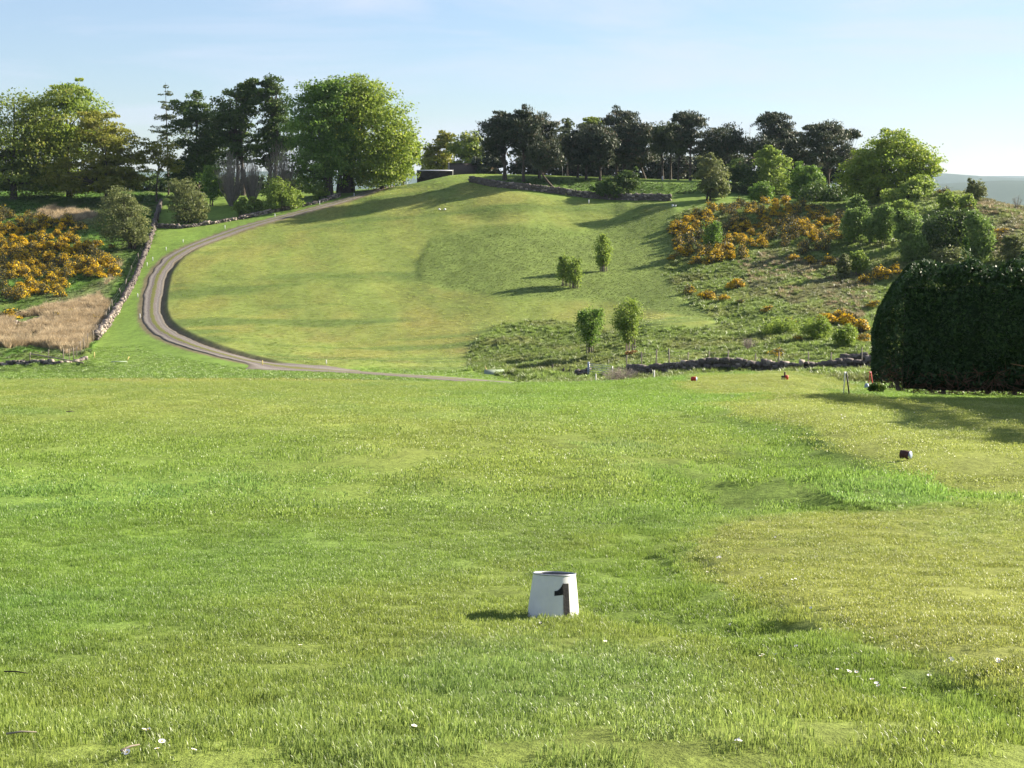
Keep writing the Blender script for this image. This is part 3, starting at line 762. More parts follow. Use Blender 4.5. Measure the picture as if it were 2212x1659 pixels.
# --- pine wood on the hill
def pine(label, bpx, bpy, lobes, seed, n=2600, mat='pine', lean=0.0, d=None, trunk=.26, group='pines on the hilltop'):
    b_ = ground_at(bpx, bpy, 262, 400) if d is None else at_d(bpx, d)
    return tree('pine_tree', label, b_, [(a, b, rx * 1.2, ry * 1.14) for a, b, rx, ry in lobes], mat, int(n * 1.6), .27, seed, trunk, 1, 46, .38, .5, .25, group=group, limbs=34, kind='pine', lean=lean)
pine('dark pine with a forked trunk, leftmost of the hilltop pines', 1090, 389, [(1088, 290, 42, 44), (1085, 258, 26, 18), (1068, 318, 22, 22)], 61, 3600, trunk=.4)
pine('tall dark pine with a thin pointed top, second in the left clump', 1131, 392, [(1130, 275, 36, 38), (1128, 245, 16, 16), (1140, 315, 32, 30)], 62, 3400)
pine('pine at the right of the left clump, above the curved trunk', 1165, 386, [(1168, 285, 34, 40), (1170, 320, 36, 26)], 63, 3000)
pine('pine with a bent trunk curving up from the grassy bank', 1199, 408, [(1178, 335, 32, 30), (1190, 350, 22, 18)], 64, 1600, lean=-2.2, trunk=.24)
pine('dark pine behind the flag on the green', 1248, 384, [(1250, 305, 34, 34), (1243, 335, 34, 24)], 65, 2800)
pine('pine just right of the flag with a leaning crown', 1266, 388, [(1278, 300, 30, 30), (1270, 335, 30, 24)], 66, 2200)
pine('pine above the left end of the dark bush', 1296, 391, [(1298, 300, 30, 36), (1296, 340, 28, 20)], 67, 2200)
pine('tallest pine with a rounded top in the middle of the hilltop', 1332, 384, [(1338, 258, 34, 28), (1335, 300, 40, 34), (1325, 335, 36, 20)], 68, 4200, trunk=.32)
pine('pine close behind the tallest one, sharing its crown', 1345, 388, [(1365, 290, 34, 32), (1358, 328, 34, 24)], 69, 2800)
pine('slim leaning pine right of the tallest one', 1394, 384, [(1388, 300, 30, 28), (1380, 335, 30, 22)], 70, 2400, lean=-1.0)
pine('pale green pine, left of two lighter ones by the white post', 1431, 388, [(1430, 290, 30, 24), (1428, 315, 26, 18)], 71, 2000, 'pine_pale')
pine('pale green pine with forked trunk, right of the white post', 1448, 388, [(1450, 305, 32, 22), (1455, 285, 24, 20)], 72, 2000, 'pine_pale')
pine('small pale pine between the forked one and the tall flat-topped one', 1465, 389, [(1466, 318, 24, 20)], 73, 1000, 'pine_pale', trunk=.2)
pine('tall flat-topped pine at the right of the thin trunks', 1491, 390, [(1486, 262, 32, 18), (1484, 295, 24, 22), (1470, 255, 16, 10)], 74, 2200)
pine('wide dark pine with a level top, right of the flat-topped one', 1555, 408, [(1560, 300, 52, 28), (1540, 320, 44, 22), (1590, 318, 32, 18)], 75, 3600, d=322)
pine('pine with a pointed twin top above the bright bushes', 1660, 410, [(1670, 275, 36, 32), (1665, 255, 18, 16), (1690, 300, 40, 24)], 76, 3400, d=322)
pine('brown-topped pine under the twin-topped one', 1640, 412, [(1643, 318, 34, 20)], 77, 1300, d=316)
pine('broad dark pine left of the big right-hand beech', 1790, 420, [(1778, 300, 46, 34), (1760, 290, 26, 20), (1800, 335, 40, 30)], 78, 4000, d=310)
pine('little round-headed pine against the sky beside the right-hand beech', 1832, 420, [(1832, 293, 19, 12)], 79, 500, d=318, trunk=.16)
pine('dark pine half hidden behind the bright green bushes', 1720, 412, [(1715, 325, 40, 28), (1738, 350, 34, 22)], 80, 2400, d=318)
for i, (bx, dd, lb, mt) in enumerate([(1225, 345, [(1222, 300, 20, 40)], 'larch'), (1275, 350, [(1278, 280, 30, 26)], 'beech_dull')]):
    tree('far_tree', ['pale pointed tree peeping between the pine clumps', 'bright green round treetop behind the middle pines'][i], at_d(bx, dd), lb, mt, 1500, .3, 90 + i, .25, 1, 20, .5)
bare_shrub('bare_tree', 'thin leafless treetop showing above the level-topped pine', at_d(1615, 345), 50, 150, 93, 40, cat='tree', th=.02)
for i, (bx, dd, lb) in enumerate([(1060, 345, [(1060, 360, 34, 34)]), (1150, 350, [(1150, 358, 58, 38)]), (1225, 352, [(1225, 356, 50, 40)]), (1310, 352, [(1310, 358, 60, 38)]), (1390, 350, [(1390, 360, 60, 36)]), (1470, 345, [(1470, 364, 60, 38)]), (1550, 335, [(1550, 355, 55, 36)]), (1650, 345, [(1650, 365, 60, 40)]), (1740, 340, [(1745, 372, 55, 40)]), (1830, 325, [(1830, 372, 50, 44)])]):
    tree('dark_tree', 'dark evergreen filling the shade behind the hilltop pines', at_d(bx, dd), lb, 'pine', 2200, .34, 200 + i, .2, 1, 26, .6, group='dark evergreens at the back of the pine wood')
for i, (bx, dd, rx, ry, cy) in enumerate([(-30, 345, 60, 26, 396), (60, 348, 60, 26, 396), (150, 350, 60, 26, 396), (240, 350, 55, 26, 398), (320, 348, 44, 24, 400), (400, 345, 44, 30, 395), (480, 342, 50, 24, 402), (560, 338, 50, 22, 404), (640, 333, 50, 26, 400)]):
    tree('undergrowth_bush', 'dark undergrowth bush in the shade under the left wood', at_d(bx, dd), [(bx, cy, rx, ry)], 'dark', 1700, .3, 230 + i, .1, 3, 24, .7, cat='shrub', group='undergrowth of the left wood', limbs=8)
# --- trees in front of the pine wood
tree('shrub', 'dense dark green bush behind the hilltop wall below the pines', ground_at(1335, 428, 250, 340), [(1335, 404, 44, 24), (1360, 385, 22, 26), (1305, 408, 26, 18)], 'dark', 3600, .2, 101, .1, 4, 36, .7, cat='shrub', shell=.4)
tree('broad_tree', 'rounded pale green tree at the end of the hilltop wall', ground_at(1531, 433, 255, 330), [(1540, 378, 36, 40), (1528, 350, 20, 22), (1545, 405, 32, 24)], 'olive', 3600, .2, 102, .18, 2, 46, .5)
tree('shrub', 'bright yellow-green bush in sun in front of the dark pines', at_d(1668, 290), [(1665, 352, 38, 30), (1670, 395, 50, 38), (1660, 330, 22, 14)], 'lime', 5200, .2, 103, .1, 4, 60, .6, cat='shrub')
tree('shrub', 'bright green bush right of the brightest one, before the pines', at_d(1735, 285), [(1732, 375, 32, 24), (1745, 405, 40, 34)], 'green', 3600, .2, 104, .1, 4, 46, .6, cat='shrub')
tree('shrub', 'dark green bush left of the brightest bush in the wood edge', at_d(1605, 290), [(1605, 395, 36, 40), (1590, 370, 24, 26)], 'dark', 3000, .2, 105, .1, 4, 40, .6, cat='shrub')
tree('shrub', 'low mid-green bush at the wood edge above the gorse', ground_at(1642, 437, 250, 320), [(1643, 415, 27, 22)], 'green', 1300, .18, 106, .08, 3, 24, .6, cat='shrub')
tree('shrub', 'dark low bush in deep shade between the gorse and the right-hand beech', at_d(1790, 274), [(1780, 420, 60, 28)], 'dark', 2600, .2, 107, .08, 4, 36, .6, cat='shrub')
tree('beech_tree', 'large yellow-green beech at the right end of the wood', at_d(1905, 262), [(1925, 350, 88, 58), (1930, 310, 56, 32), (1865, 370, 52, 60), (1990, 350, 46, 30), (1960, 410, 56, 44), (1880, 400, 56, 46)], 'beech', 17000, .2, 111, .5, 2, 130, .38, limbs=60)
tree('shrub', 'lime-green lower skirt of foliage in front of the right-hand beech', at_d(1960, 250), [(1965, 425, 56, 32), (1985, 400, 32, 26)], 'lime', 4200, .18, 112, .1, 3, 50, .5, cat='shrub')
def odd(lb, seed):       # side boughs that break an even outline
    r = random.Random(seed * 7 + 3); x, y, rx, ry = lb[0]
    return lb + [(x + r.uniform(-.8, .8) * rx, y + r.uniform(-.85, .6) * ry, rx * r.uniform(.3, .5), ry * r.uniform(.25, .45)) for _ in range(4)]
# --- birches on the right slope
B = [(1852, 461, [(1852, 443, 21, 19)], 'birch', 'small round birch at the top of the right-hand birch group'),
     (1844, 525, [(1844, 488, 26, 36), (1846, 465, 18, 18)], 'birch', 'leftmost tall birch of the group beside the gorse'),
     (1880, 525, [(1881, 492, 15, 30)], 'birch', 'narrow birch squeezed second in the birch group'),
     (1908, 529, [(1908, 482, 26, 38), (1905, 462, 18, 18)], 'birch', 'broad birch third from the left in the birch group'),
     (1960, 535, [(1961, 495, 26, 38)], 'birch', 'birch in the middle of the group right of the broad one'),
     (1953, 470, [(1953, 450, 22, 18)], 'lime', 'little birch up the slope under the lime-green foliage'),
     (1974, 566, [(1974, 536, 27, 30)], 'birch', 'birch standing lowest, just above the hedge top'),
     (2042, 552, [(2042, 505, 52, 46)], 'dark', 'wide rounded dark green bush in the birch group'),
     (2112, 568, [(2113, 515, 25, 52), (2100, 475, 16, 20)], 'birch', 'tall birch at the right end of the group'),
     (2088, 462, [(2087, 440, 15, 20)], 'lime', 'small bright birch on the skyline slope'),
     (2050, 458, [(2050, 436, 21, 21)], 'lime', 'pale open birch right of the big beech'),
     (2050, 590, [(2052, 562, 34, 26)], 'olive', 'grey-green bush behind the hedge leader'),
     (2190, 566, [(2192, 537, 26, 28)], 'olive', 'half bare bush at the right edge above the hedge'),
     (1822, 602, [(1822, 575, 12, 25)], 'olive', 'thin grey-green sapling among the lower gorse'),
     (1852, 592, [(1853, 567, 18, 22)], 'lime', 'pale bushy sapling beside the thin grey one')]
for i, (bx, by, lb, mt, lab) in enumerate(B):
    lb = odd([(l[0], l[1], l[2] * 1.08, l[3] * 1.05) for l in lb], i)
    ar_ = sum(l[2] * l[3] for l in lb)
    tree('birch_tree', lab, ground_at(bx, by, 120, 260), lb, mt, int(700 + 1.5 * ar_), .15, 120 + i, .09, 2, int(16 + ar_ / 40), .8, .4, .45, 'bark_pale', group=None, limbs=16)
tree('shrub', 'twiggy dark bush on the skyline at the right', ground_at(2106, 433, 180, 262), [(2108, 412, 24, 20), (2096, 398, 10, 12)], 'olive', 1200, .15, 141, .06, 4, 24, .8, cat='shrub')
bare_shrub('bare_tree', 'small nearly leafless tree on the skyline at the right edge', ground_at(2196, 449, 180, 262), 26, 30, 142, 26, cat='tree', th=.015)
S_ = [(1540, 537, [(1539, 506, 22, 31)], 'green', 'bushy young willow rising out of the yellow gorse thicket'),
      (1303, 586, [(1302, 540, 19, 36), (1303, 562, 13, 18)], 'lime', 'upright young willow on the slope, highest of the four on the rough'),
      (1222, 617, [(1220, 580, 19, 30)], 'lime', 'left of two touching young willows on the middle slope'),
      (1240, 622, [(1241, 588, 16, 34)], 'lime', 'right of two touching young willows on the middle slope'),
      (1276, 764, [(1272, 694, 31, 33), (1274, 726, 19, 22)], 'green', 'dark green young tree nearest the gate'),
      (1360, 761, [(1357, 682, 33, 36), (1357, 718, 20, 26)], 'lime', 'paler young tree right of the dark one near the gate')]
for i, (bx, by, lb, mt, lab) in enumerate(S_):
    ar_ = sum(l[2] * l[3] for l in lb)
    tree('young_tree', lab, ground_at(bx, by, 120, 280), odd([(l[0], l[1], l[2] * .92, l[3] * .95) for l in lb], 40 + i), mt, int(700 + 1.25 * ar_), .10 if by > 700 else .13, 150 + i, .07, 6, int(26 + ar_ / 30), 1.25, .3, .4, 'bark_pale', limbs=22)
for i, (bx, by, lb, lab) in enumerate([(1690, 722, [(1688, 707, 42, 13)], 'low pale willow scrub, left of three clumps below the gorse'),
        (1766, 735, [(1765, 710, 32, 24)], 'tallest pale willow scrub clump below the bright gorse'),
        (1828, 747, [(1826, 726, 28, 20)], 'pale willow scrub clump nearest the hedge')]):
    tree('willow_scrub', lab, ground_at(bx, by, 110, 260), lb, 'lime', 1700, .1, 170 + i, .03, 6, 30, 1.3, .1, .3, 'bark_pale', cat='shrub', limbs=20)
# dead bramble and bracken
bare_shrub('bramble_patch', 'brown leafless bramble thicket between the gate and the red tee', at_d(1338, 118), 96, 34, 181, 140, cat='shrub', th=.012)
bare_shrub('dead_gorse', 'brown dead-looking bush below the slope above the wall', ground_at(1617, 757, 110, 260), 46, 30, 182, 50, cat='shrub', th=.02)
b_ = ground_at(1364, 767, 120, 260)
tree('fern_clump', 'rusty dry bracken round the foot of the paler young tree', b_, [(1364, 762, 15, 5)], 'fern', 350, .08, 183, .02, 2, 18, .7, cat='fern', limbs=4)

# ------------------------------------------------------------------ gorse
def gorse_mesh(seed, flow, dead=.2):
    rng = np.random.default_rng(seed)
    k = 16; d = unit(rng.normal(size=(k, 3))); d[:, 2] = np.abs(d[:, 2])
    C = d * rng.uniform(.35, .85, k)[:, None] * np.array([.5, .5, .8]); cr = rng.uniform(.15, .26, k)
    m = 760; pk = rng.integers(0, k, m)
    P = C[pk] + rng.normal(size=(m, 3)) * cr[pk][:, None] * .6; P[:, 2] = np.abs(P[:, 2])
    o = unit(P + 1e-3)
    V, Q = leaf_quads(rng, P, .06, .2, o, .3, .3, o + np.array([0, 0, .6]))
    fol = mesh_np('gorse_foliage', V, [Q], M['gorse'], var=np.clip(rng.uniform(0, 1, m) * .8 + (rng.uniform(-.1, .25, k))[pk], 0, 1))
    V, Q = tube([(0, 0, -.1), (.03, .02, .4)], np.array([.03, .01]), 4)
    stem = mesh_np('gorse_stem', V, [Q], M['bark'])
    fl = None
    if flow > 0:
        mf = int(1100 * flow); w = rng.uniform(0, 1, k) ** 2; pk = rng.choice(k, mf, p=w / w.sum())
        g = unit(rng.normal(size=(mf, 3))); g[:, 2] = np.abs(g[:, 2]) * 1.2; 
        P = C[pk] + g * cr[pk][:, None] * rng.uniform(.55, 1.1, mf)[:, None]; P[:, 2] = np.abs(P[:, 2])
        V, Q = leaf_quads(rng, P, .043, .5, unit(P), .8, .8)
        fl = mesh_np('gorse_flowers', V, [Q], M['flower'], var=rng.uniform(0, 1, mf))
    return fol, stem, fl
GV = [gorse_mesh(300 + i, f) for i, f in enumerate((1.0, .75, .55, .35, .18, .06))]
def gorse(p, w, h, v, rng, label, group=None, name='gorse_bush'):
    r = thing(name, label, 'gorse', p, group, rng.uniform(0, 6.28)); r.scale = (w, w * rng.uniform(.8, 1.1), h)
    fol, stem, fl = GV[v]
    link('foliage', fol, r); link('stem', stem, r)
    if fl is not None: link('flowers', fl, r)
    return r
def thicket(poly, d0, d1, sp, n, label, group, seed, hot, wr=(1.5, 2.6), shift=0.0):
    rng = np.random.default_rng(seed); poly = np.array(poly, float); pts = []
    x0, y0 = poly.min(0); x1, y1 = poly.max(0); tries = 0
    while len(pts) < n and tries < 6000:
        tries += 1
        a, b = rng.uniform(x0, x1), rng.uniform(y0, y1)
        if not inpoly(np.array(a), np.array(b), poly): continue
        if any((abs(a - q[0]) / sp) ** 2 + (abs(b - q[1]) / (sp * .5)) ** 2 < 1 for q in pts): continue
        pts.append((a, b))
    for a, b in pts:
        p = ground_at(a, b, d0, d1)
        hv = max([0] + [math.exp(-((a - hx) / hr) ** 2 - ((b - hy) / (hr * .6)) ** 2) for hx, hy, hr in hot])
        v = int(np.clip(round(5 + shift - 5 * hv + rng.normal(0, .9)), 0, 5))
        w = rng.uniform(*wr); gorse(p, w, w * rng.uniform(.75, 1.1), v, rng, label, group)
    return len(pts)
thicket([(-40, 480), (30, 458), (90, 475), (150, 478), (185, 492), (150, 515), (190, 540), (255, 570), (262, 600), (200, 600), (140, 610), (150, 640), (60, 650), (0, 645), (-40, 660)], 170, 330, 15, 130,
        'gorse bush in the wide flowering thicket at the left edge below the trees', 'gorse thicket on the left slope', 401,
        [(20, 520, 60), (110, 540, 60), (200, 590, 60), (60, 590, 40), (120, 500, 40), (170, 540, 40), (60, 630, 40), (130, 620, 30)], (1.9, 3.1))
thicket([(1452, 492), (1490, 466), (1540, 452), (1600, 444), (1680, 440), (1770, 446), (1825, 470), (1815, 520), (1790, 545), (1735, 552), (1670, 530), (1640, 540), (1605, 560), (1560, 575), (1500, 572), (1460, 545)], 170, 300, 14, 135,
        'gorse bush in the big thicket across the right slope below the wood', 'gorse thicket on the right slope', 402,
        [(1490, 485, 50), (1520, 465, 30), (1600, 515, 40), (1680, 460, 45), (1650, 530, 26), (1570, 560, 36), (1770, 495, 45), (1480, 560, 25), (1640, 490, 25)], shift=.5)
rg = np.random.default_rng(5)
FS = [(1590, 622, 46, 34, 0, 'round free-standing gorse bush in full flower alone on the rough slope'),
      (1490, 634, 40, 26, 4, 'brownish gorse at the left end of the low row on the slope'),
      (1530, 650, 50, 30, 2, 'half flowering gorse in the middle of the low row on the slope'),
      (1562, 652, 34, 22, 2, 'small flowering gorse at the right end of the low row'),
      (1598, 655, 24, 14, 5, 'small dark flowerless gorse tuft right of the low row'),
      (1658, 672, 34, 18, 3, 'small low gorse with a few flowers under the tawny grass'),
      (1712, 562, 30, 18, 2, 'little flowering gorse below the thicket, left of two'),
      (1750, 568, 30, 22, 2, 'little flowering gorse below the thicket, right of two'),
      (1790, 575, 44, 34, 3, 'dark gorse with scattered flowers left of the thin sapling'),
      (1865, 615, 34, 30, 1, 'yellow gorse under the pale bushy sapling'),
      (1900, 605, 54, 40, 2, 'large gorse just above the hedge end, half flowering'),
      (1935, 590, 40, 30, 3, 'gorse behind the top corner of the hedge'),
      (1888, 662, 32, 20, 3, 'small gorse beside the hedge, above the brightest group'),
      (1785, 698, 60, 36, 0, 'bright gorse at the left of the group beside the hedge'),
      (1828, 705, 70, 46, 0, 'big bright gorse in the middle of the group beside the hedge'),
      (1862, 715, 56, 44, 0, 'bright gorse touching the hedge at the right of its group'),
      (1815, 690, 46, 30, 1, 'gorse at the back of the bright group beside the hedge'),
      (1866, 738, 40, 26, 1, 'low gorse under the bright group, against the hedge'),
      (1724, 738, 32, 20, 1, 'small flowering gorse in the pale willow scrub'),
      (1682, 768, 44, 22, 4, 'dark reddish gorse on the grass above the dark wall'),
      (1705, 700, 40, 20, 5, 'dark flowerless gorse beside the pale willow scrub'),
      (210, 532, 34, 20, 1, 'small flowering gorse under the round hawthorn'),
      (240, 536, 20, 12, 2, 'tiny gorse right of the one under the hawthorn'),
      (20, 690, 60, 32, 1, 'flowering gorse at the left edge above the tawny grass'),
      (92, 676, 30, 18, 2, 'small gorse in the middle of the lower left field'),
      (125, 690, 30, 22, 1, 'left of two small gorse bushes above the tawny grass'),
      (152, 685, 28, 24, 1, 'right of two small gorse bushes above the tawny grass'),
      (207, 694, 24, 18, 3, 'small gorse close to the sloping stone wall'),
      (8, 470, 40, 34, 5, 'brown flowerless gorse at the left edge above the thicket'),
      (1455, 560, 30, 16, 3, 'small gorse at the lower left corner of the right thicket'),
      (2150, 520, 60, 30, 5, 'dark brown heath bush on the right skyline slope'),
      (2085, 470, 44, 34, 5, 'dark reddish bush between two bright birches near the skyline'),
      (2036, 420, 40, 20, 5, 'dark low bush on the skyline beside the right-hand beech'),
      (2160, 505, 50, 18, 3, 'yellowish low gorse on the brown slope at the right edge')]
for (a, b, w, h, v, lab) in FS:
    p = ground_at(a, b, 110, 330); k = px2m(p)
    gorse(p, w * k * .95, h * k * 1.05, v, rg, lab)
#@@PART3@@
# ------------------------------------------------------------------ dry stone walls
def stone_mesh(seed):
    rng = np.random.default_rng(seed)
    g = [(x, y, z) for x in (-1, 0, 1) for y in (-1, 0, 1) for z in (-1, 0, 1) if (x, y, z) != (0, 0, 0)]
    ix = {p: i for i, p in enumerate(g)}
    V = np.array(g, float); ln = np.linalg.norm(V, axis=1, keepdims=True)
    V = V * (.78 + .22 * (1.25 / ln)) * rng.uniform(.74, 1.12, (26, 3)) * .5
    Fq = []
    for ax in range(3):
        for sd in (-1, 1):
            for a in (-1, 0):
                for b2 in (-1, 0):
                    q = []
                    for (u, v) in ((a, b2), (a + 1, b2), (a + 1, b2 + 1), (a, b2 + 1)):
                        p = [0, 0, 0]; p[ax] = sd; p[(ax + 1) % 3] = u; p[(ax + 2) % 3] = v; q.append(ix[tuple(p)])
                    Fq.append(q if sd > 0 else q[::-1])
    return V, np.array(Fq)
SV = [stone_mesh(i) for i in range(7)]
SM = {m: [mesh_np('stone', v, [f], M[m]) for v, f in SV] for m in ('stone', 'stone_pale')}
def resample(P, step):
    P = np.asarray(P); l = np.concatenate([[0], np.cumsum(np.linalg.norm(np.diff(P[:, :2], axis=0), axis=1))])
    q = np.arange(0, l[-1], step)
    return np.stack([pchip(l, P[:, 0], q), pchip(l, P[:, 1], q)], 1)
def stone_wall(label, pts, d0, d1, hgt, st, seed, ruin=.25, pale=.3, dmap=None):
    rng = np.random.default_rng(seed)
    P = [ground_at(a, b, d0, d1) if dmap is None else at_d(a, b) for a, b in pts]
    C = resample(P, st * .92); T = np.gradient(C, axis=0); T /= np.linalg.norm(T, axis=1)[:, None]
    base = np.array([C[len(C) // 2, 0], C[len(C) // 2, 1], 0.]); base[2] = float(Hxy(base[0], base[1]))
    root = thing('dry_stone_wall', label, 'stone wall', base)
    rows_ = max(2, int(hgt / (st * .58)))
    items = []
    for i, c2 in enumerate(C):
        hh = rows_ * (1 - ruin * max(0, .5 + .9 * float(vn(i * .13, seed, 7))))
        for r in range(int(math.ceil(hh))):
            off = .0 if r % 2 else .45 * st
            x, y = c2 + T[i] * (off + rng.normal(0, .06 * st)) + np.array([-T[i, 1], T[i, 0]]) * rng.normal(0, .10)
            z = float(Hxy(x, y)) + (r + .42) * st * .56 + rng.normal(0, .03)
            s = st * rng.uniform(.8, 1.3)
            top = r == int(math.ceil(hh)) - 1
            items.append((x, y, z, s * rng.uniform(.95, 1.35), .5 * rng.uniform(.8, 1.2), s * rng.uniform(.62, .85) * (1.15 if top else 1), math.atan2(T[i, 1], T[i, 0]) + rng.normal(0, .25), rng.normal(0, .16), rng.integers(7), 'stone_pale' if rng.uniform() < pale else 'stone'))
    items.sort(key=lambda q: q[1] - 2 * q[2])
    rest = MB()
    for n_, (x, y, z, sx, sy, sz, a, tl, k, m) in enumerate(items):
        if n_ < 290:
            o = link('stone', SM[m][k], root, (x - base[0], y - base[1], z - base[2])); o.rotation_euler = (tl, tl * .6, a); o.scale = (sx, sy, sz)
        else:
            Rm = np.array(Matrix.Rotation(a, 3, 'Z')); rest.addq(SV[k][0] * np.array([sx, sy, sz]) @ Rm.T + np.array([x, y, z]) - base, SV[k][1])
    if rest.n: tag(link('stone_fill', rest.mesh('stone_fill', M['stone']), root), kind='stuff')
    return root
stone_wall('tumbledown dry stone wall running down the slope left of the track', [(347, 440), (338, 475), (328, 508), (317, 542), (303, 576), (292, 605), (280, 630), (264, 656), (245, 686), (226, 713), (208, 735)], 150, 330, 1.05, .42, 1, .3, .45)
stone_wall('dry stone wall along the outside of the track below the left wood', [(340, 492), (385, 493), (440, 487), (490, 479), (540, 470), (590, 459), (640, 449), (690, 438), (735, 425)], 200, 330, .95, .42, 2, .35, .4)
stone_wall('low broken stone wall at the left edge beyond the near lawn', [(-60, 790), (0, 789), (60, 788), (120, 787), (165, 783), (186, 774)], 140, 185, .6, .36, 3, .6, .4)
stone_wall('dark field wall behind the red tee, below the line of fence posts', [(1362, 129), (1420, 128), (1500, 127), (1600, 126.5), (1700, 126), (1800, 125.5), (1900, 125)], 0, 0, 1.05, .42, 4, .2, .08, dmap=1)
stone_wall('hilltop stone wall below the pines, starting at the short fairway', [(1016, 393), (1060, 402), (1110, 408), (1160, 413), (1220, 421), (1290, 429), (1370, 433), (1450, 434)], 250, 340, 1.2, .5, 5, .2, .1)
stone_wall('heap of fallen wall stones behind the fence near the hedge', [(1792, 793), (1830, 788), (1885, 786)], 125, 170, 1.0, .4, 6, .5, .15)
stone_wall('low scatter of stones in the tawny grass at the left', [(18, 704), (50, 699), (86, 692)], 170, 240, .5, .4, 7, .5, .3)
stone_wall('small heap of dark stones left of the field gate', [(1246, 812), (1270, 811)], 120, 160, .7, .38, 8, .2, .0)

# ------------------------------------------------------------------ fences, gate, stakes
def fence(label, posts, d0, d1, h, seed, tilt=.06, wires=3, r=.055, mat='wood', dmap=False):
    rng = np.random.default_rng(seed)
    P = [at_d(a, b) if dmap else ground_at(a, b, d0, d1) for a, b in posts]
    root = thing('wire_fence', label, 'fence', P[0])
    tops = []
    for p in P:
        hh = h * rng.uniform(.85, 1.12); q = p - P[0]; tx, ty = rng.normal(0, tilt, 2)
        e = q + np.array([tx * hh, ty * hh, hh]); link('post', MB().tube([q - np.array([0, 0, .3]), q * .5 + e * .5, e], r * rng.uniform(.85, 1.2), 6).mesh('post', M[mat]), root)
        tops.append((q, e))
    for k in range(wires):
        f = .35 + .55 * k / max(wires - 1, 1); w = MB()
        for (q0, e0), (q1, e1) in zip(tops[:-1], tops[1:]):
            a_, b2 = q0 * (1 - f) + e0 * f, q1 * (1 - f) + e1 * f
            w.tube([a_, (a_ + b2) / 2 - np.array([0, 0, .03]), b2], .009, 3, False)
        link('wire', w.mesh('wire', M['wire']), root)
    return root
fence('line of wooden posts and wire behind the dark field wall', [(1352, 131), (1386, 131), (1417, 130.5), (1446, 130.5), (1485, 130), (1531, 130), (1572, 129.5), (1631, 129.5), (1681, 129), (1746, 129), (1794, 128.5), (1861, 128)], 0, 0, 1.75, 21, .02, dmap=True)
fence('leaning wooden posts and wire along the sloping stone wall', [(c_[0] * .248, 411 + c_[1] * .248) for c_ in ((1285, 470), (1215, 620), (1150, 720), (1090, 850), (1060, 930), (985, 1030), (955, 1100), (932, 1150), (880, 1230), (855, 1260), (812, 1320))], 150, 330, 1.35, 22, .13, r=.065)
fence('short run of dark posts and wire at the corner of the left field', [(c_[0] * .248, 411 + c_[1] * .248) for c_ in ((765, 1350), (737, 1398), (700, 1425), (667, 1455), (643, 1478), (605, 1490), (553, 1502), (420, 1500), (260, 1510))], 140, 200, 1.4, 23, .03, 2)
# fallen rail
p0 = ground_at(66, 784, 140, 200); p1 = ground_at(180, 788, 140, 200)
rl = link('fallen_rail', MB().tube([(0, 0, 1.0), (p1 - p0) * np.array([.5, .5, .5]) + np.array([0, 0, .62]), (p1 - p0) + np.array([0, 0, .2])], .07, 6).mesh('fallen_rail', M['wood']), None, p0)
tag(rl, 'wooden rail sloping down to the ground by the low broken wall', 'rail')
for i, (a, b, hpx, lab) in enumerate([(1192, 800, 13, 'broken dark post, tallest of three left of the gate'), (1216, 804, 9, 'broken dark post stump, middle of three left of the gate'), (1229, 805, 8, 'shortest dark post stump of three, nearest the gate')]):
    p = ground_at(a, b, 120, 170); k = px2m(p)
    tag(link('broken_post', MB().tube([(0, 0, -.2), (.04, 0, hpx * k * .6), (.1, 0, hpx * k)], np.array([.12, .11, .07]), 6).mesh('broken_post', M['wood_dark']), None, p), lab, 'post')
# field gate
def field_gate(label, a, b, d0, d1, h, name='field_gate'):
    p = ground_at(*a, d0, d1); q = ground_at(*b, d0, d1); q[2] = p[2] + (q[2] - p[2]) * .3
    root = thing(name, label, 'gate', p); v = q - p; up = np.array([0, 0, 1.])
    for f in (0, 1): link('upright', MB().tube([v * f + up * .12, v * f + up * h], .035, 6).mesh('upright', M['galv']), root)
    for k in range(6): link('bar', MB().tube([up * (.14 + (h - .16) * (k / 5) ** .85), v + up * (.14 + (h - .16) * (k / 5) ** .85)], .028, 6).mesh('bar', M['galv']), root)
    link('brace', MB().tube([up * h, v + up * .14], .02, 5).mesh('brace', M['galv']), root)
    link('gate_post', MB().tube([-v * .04 - up * .3, -v * .04 + up * (h + .12)], .1, 8).mesh('gate_post', M['blue_grey']), root)
    return root
field_gate('grey tubular metal field gate beyond the near crest', (1273, 811), (1323, 811), 125, 165, 1.15)
field_gate('far pale field gate at the top end of the track', (855, 404), (880, 404), 290, 330, 1.0)

def stake(a, b, hpx, lab, mat='white_old', d0=90, d1=330, r=.05, tilt=0., d=None, name='marker_stake'):
    p = ground_at(a, b, d0, d1) if d is None else at_d(a, d); k = px2m(p); h = max(hpx * k, .25)
    m = MB().box((0, 0, h / 2 - .1), (r * 2, r * 2, h + .2)); m.add(np.array([[-r, -r, h], [r, -r, h], [r, r, h], [-r, r, h], [0, 0, h + r * 1.2]]), [(0, 1, 4), (1, 2, 4), (2, 3, 4), (3, 0, 4)])
    o = link(name, m.mesh(name, M[mat]), None, p); o.rotation_euler = (0, tilt, .3)
    return tag(o, lab, 'stake')
ST = [(486, 495, 8, 'white stake by the wall on the upper bend of the track'), (395.6, 524.5, 7, 'white stake on the verge left of the upper bend, highest of three close together'),
      (359, 541, 7, 'white stake on the verge, middle of three above the bend'), (330, 563.5, 8, 'white stake on the verge just where the bend tightens'), (318, 575, 8, 'white stake close beside the stone wall, lowest of the upper verge ones'),
      (297.6, 642, 8, 'white stake left of the track on its straight left side'), (302.6, 688, 10, 'white stake at the lower outside of the bend'), (594, 469, 7, 'white stake beside the track below the wide lime-green bush'),
      (690.5, 443, 9, 'white stake beside the track before the beech trunks'), (765, 424, 7, 'white stake at the top of the track under the great beech')]
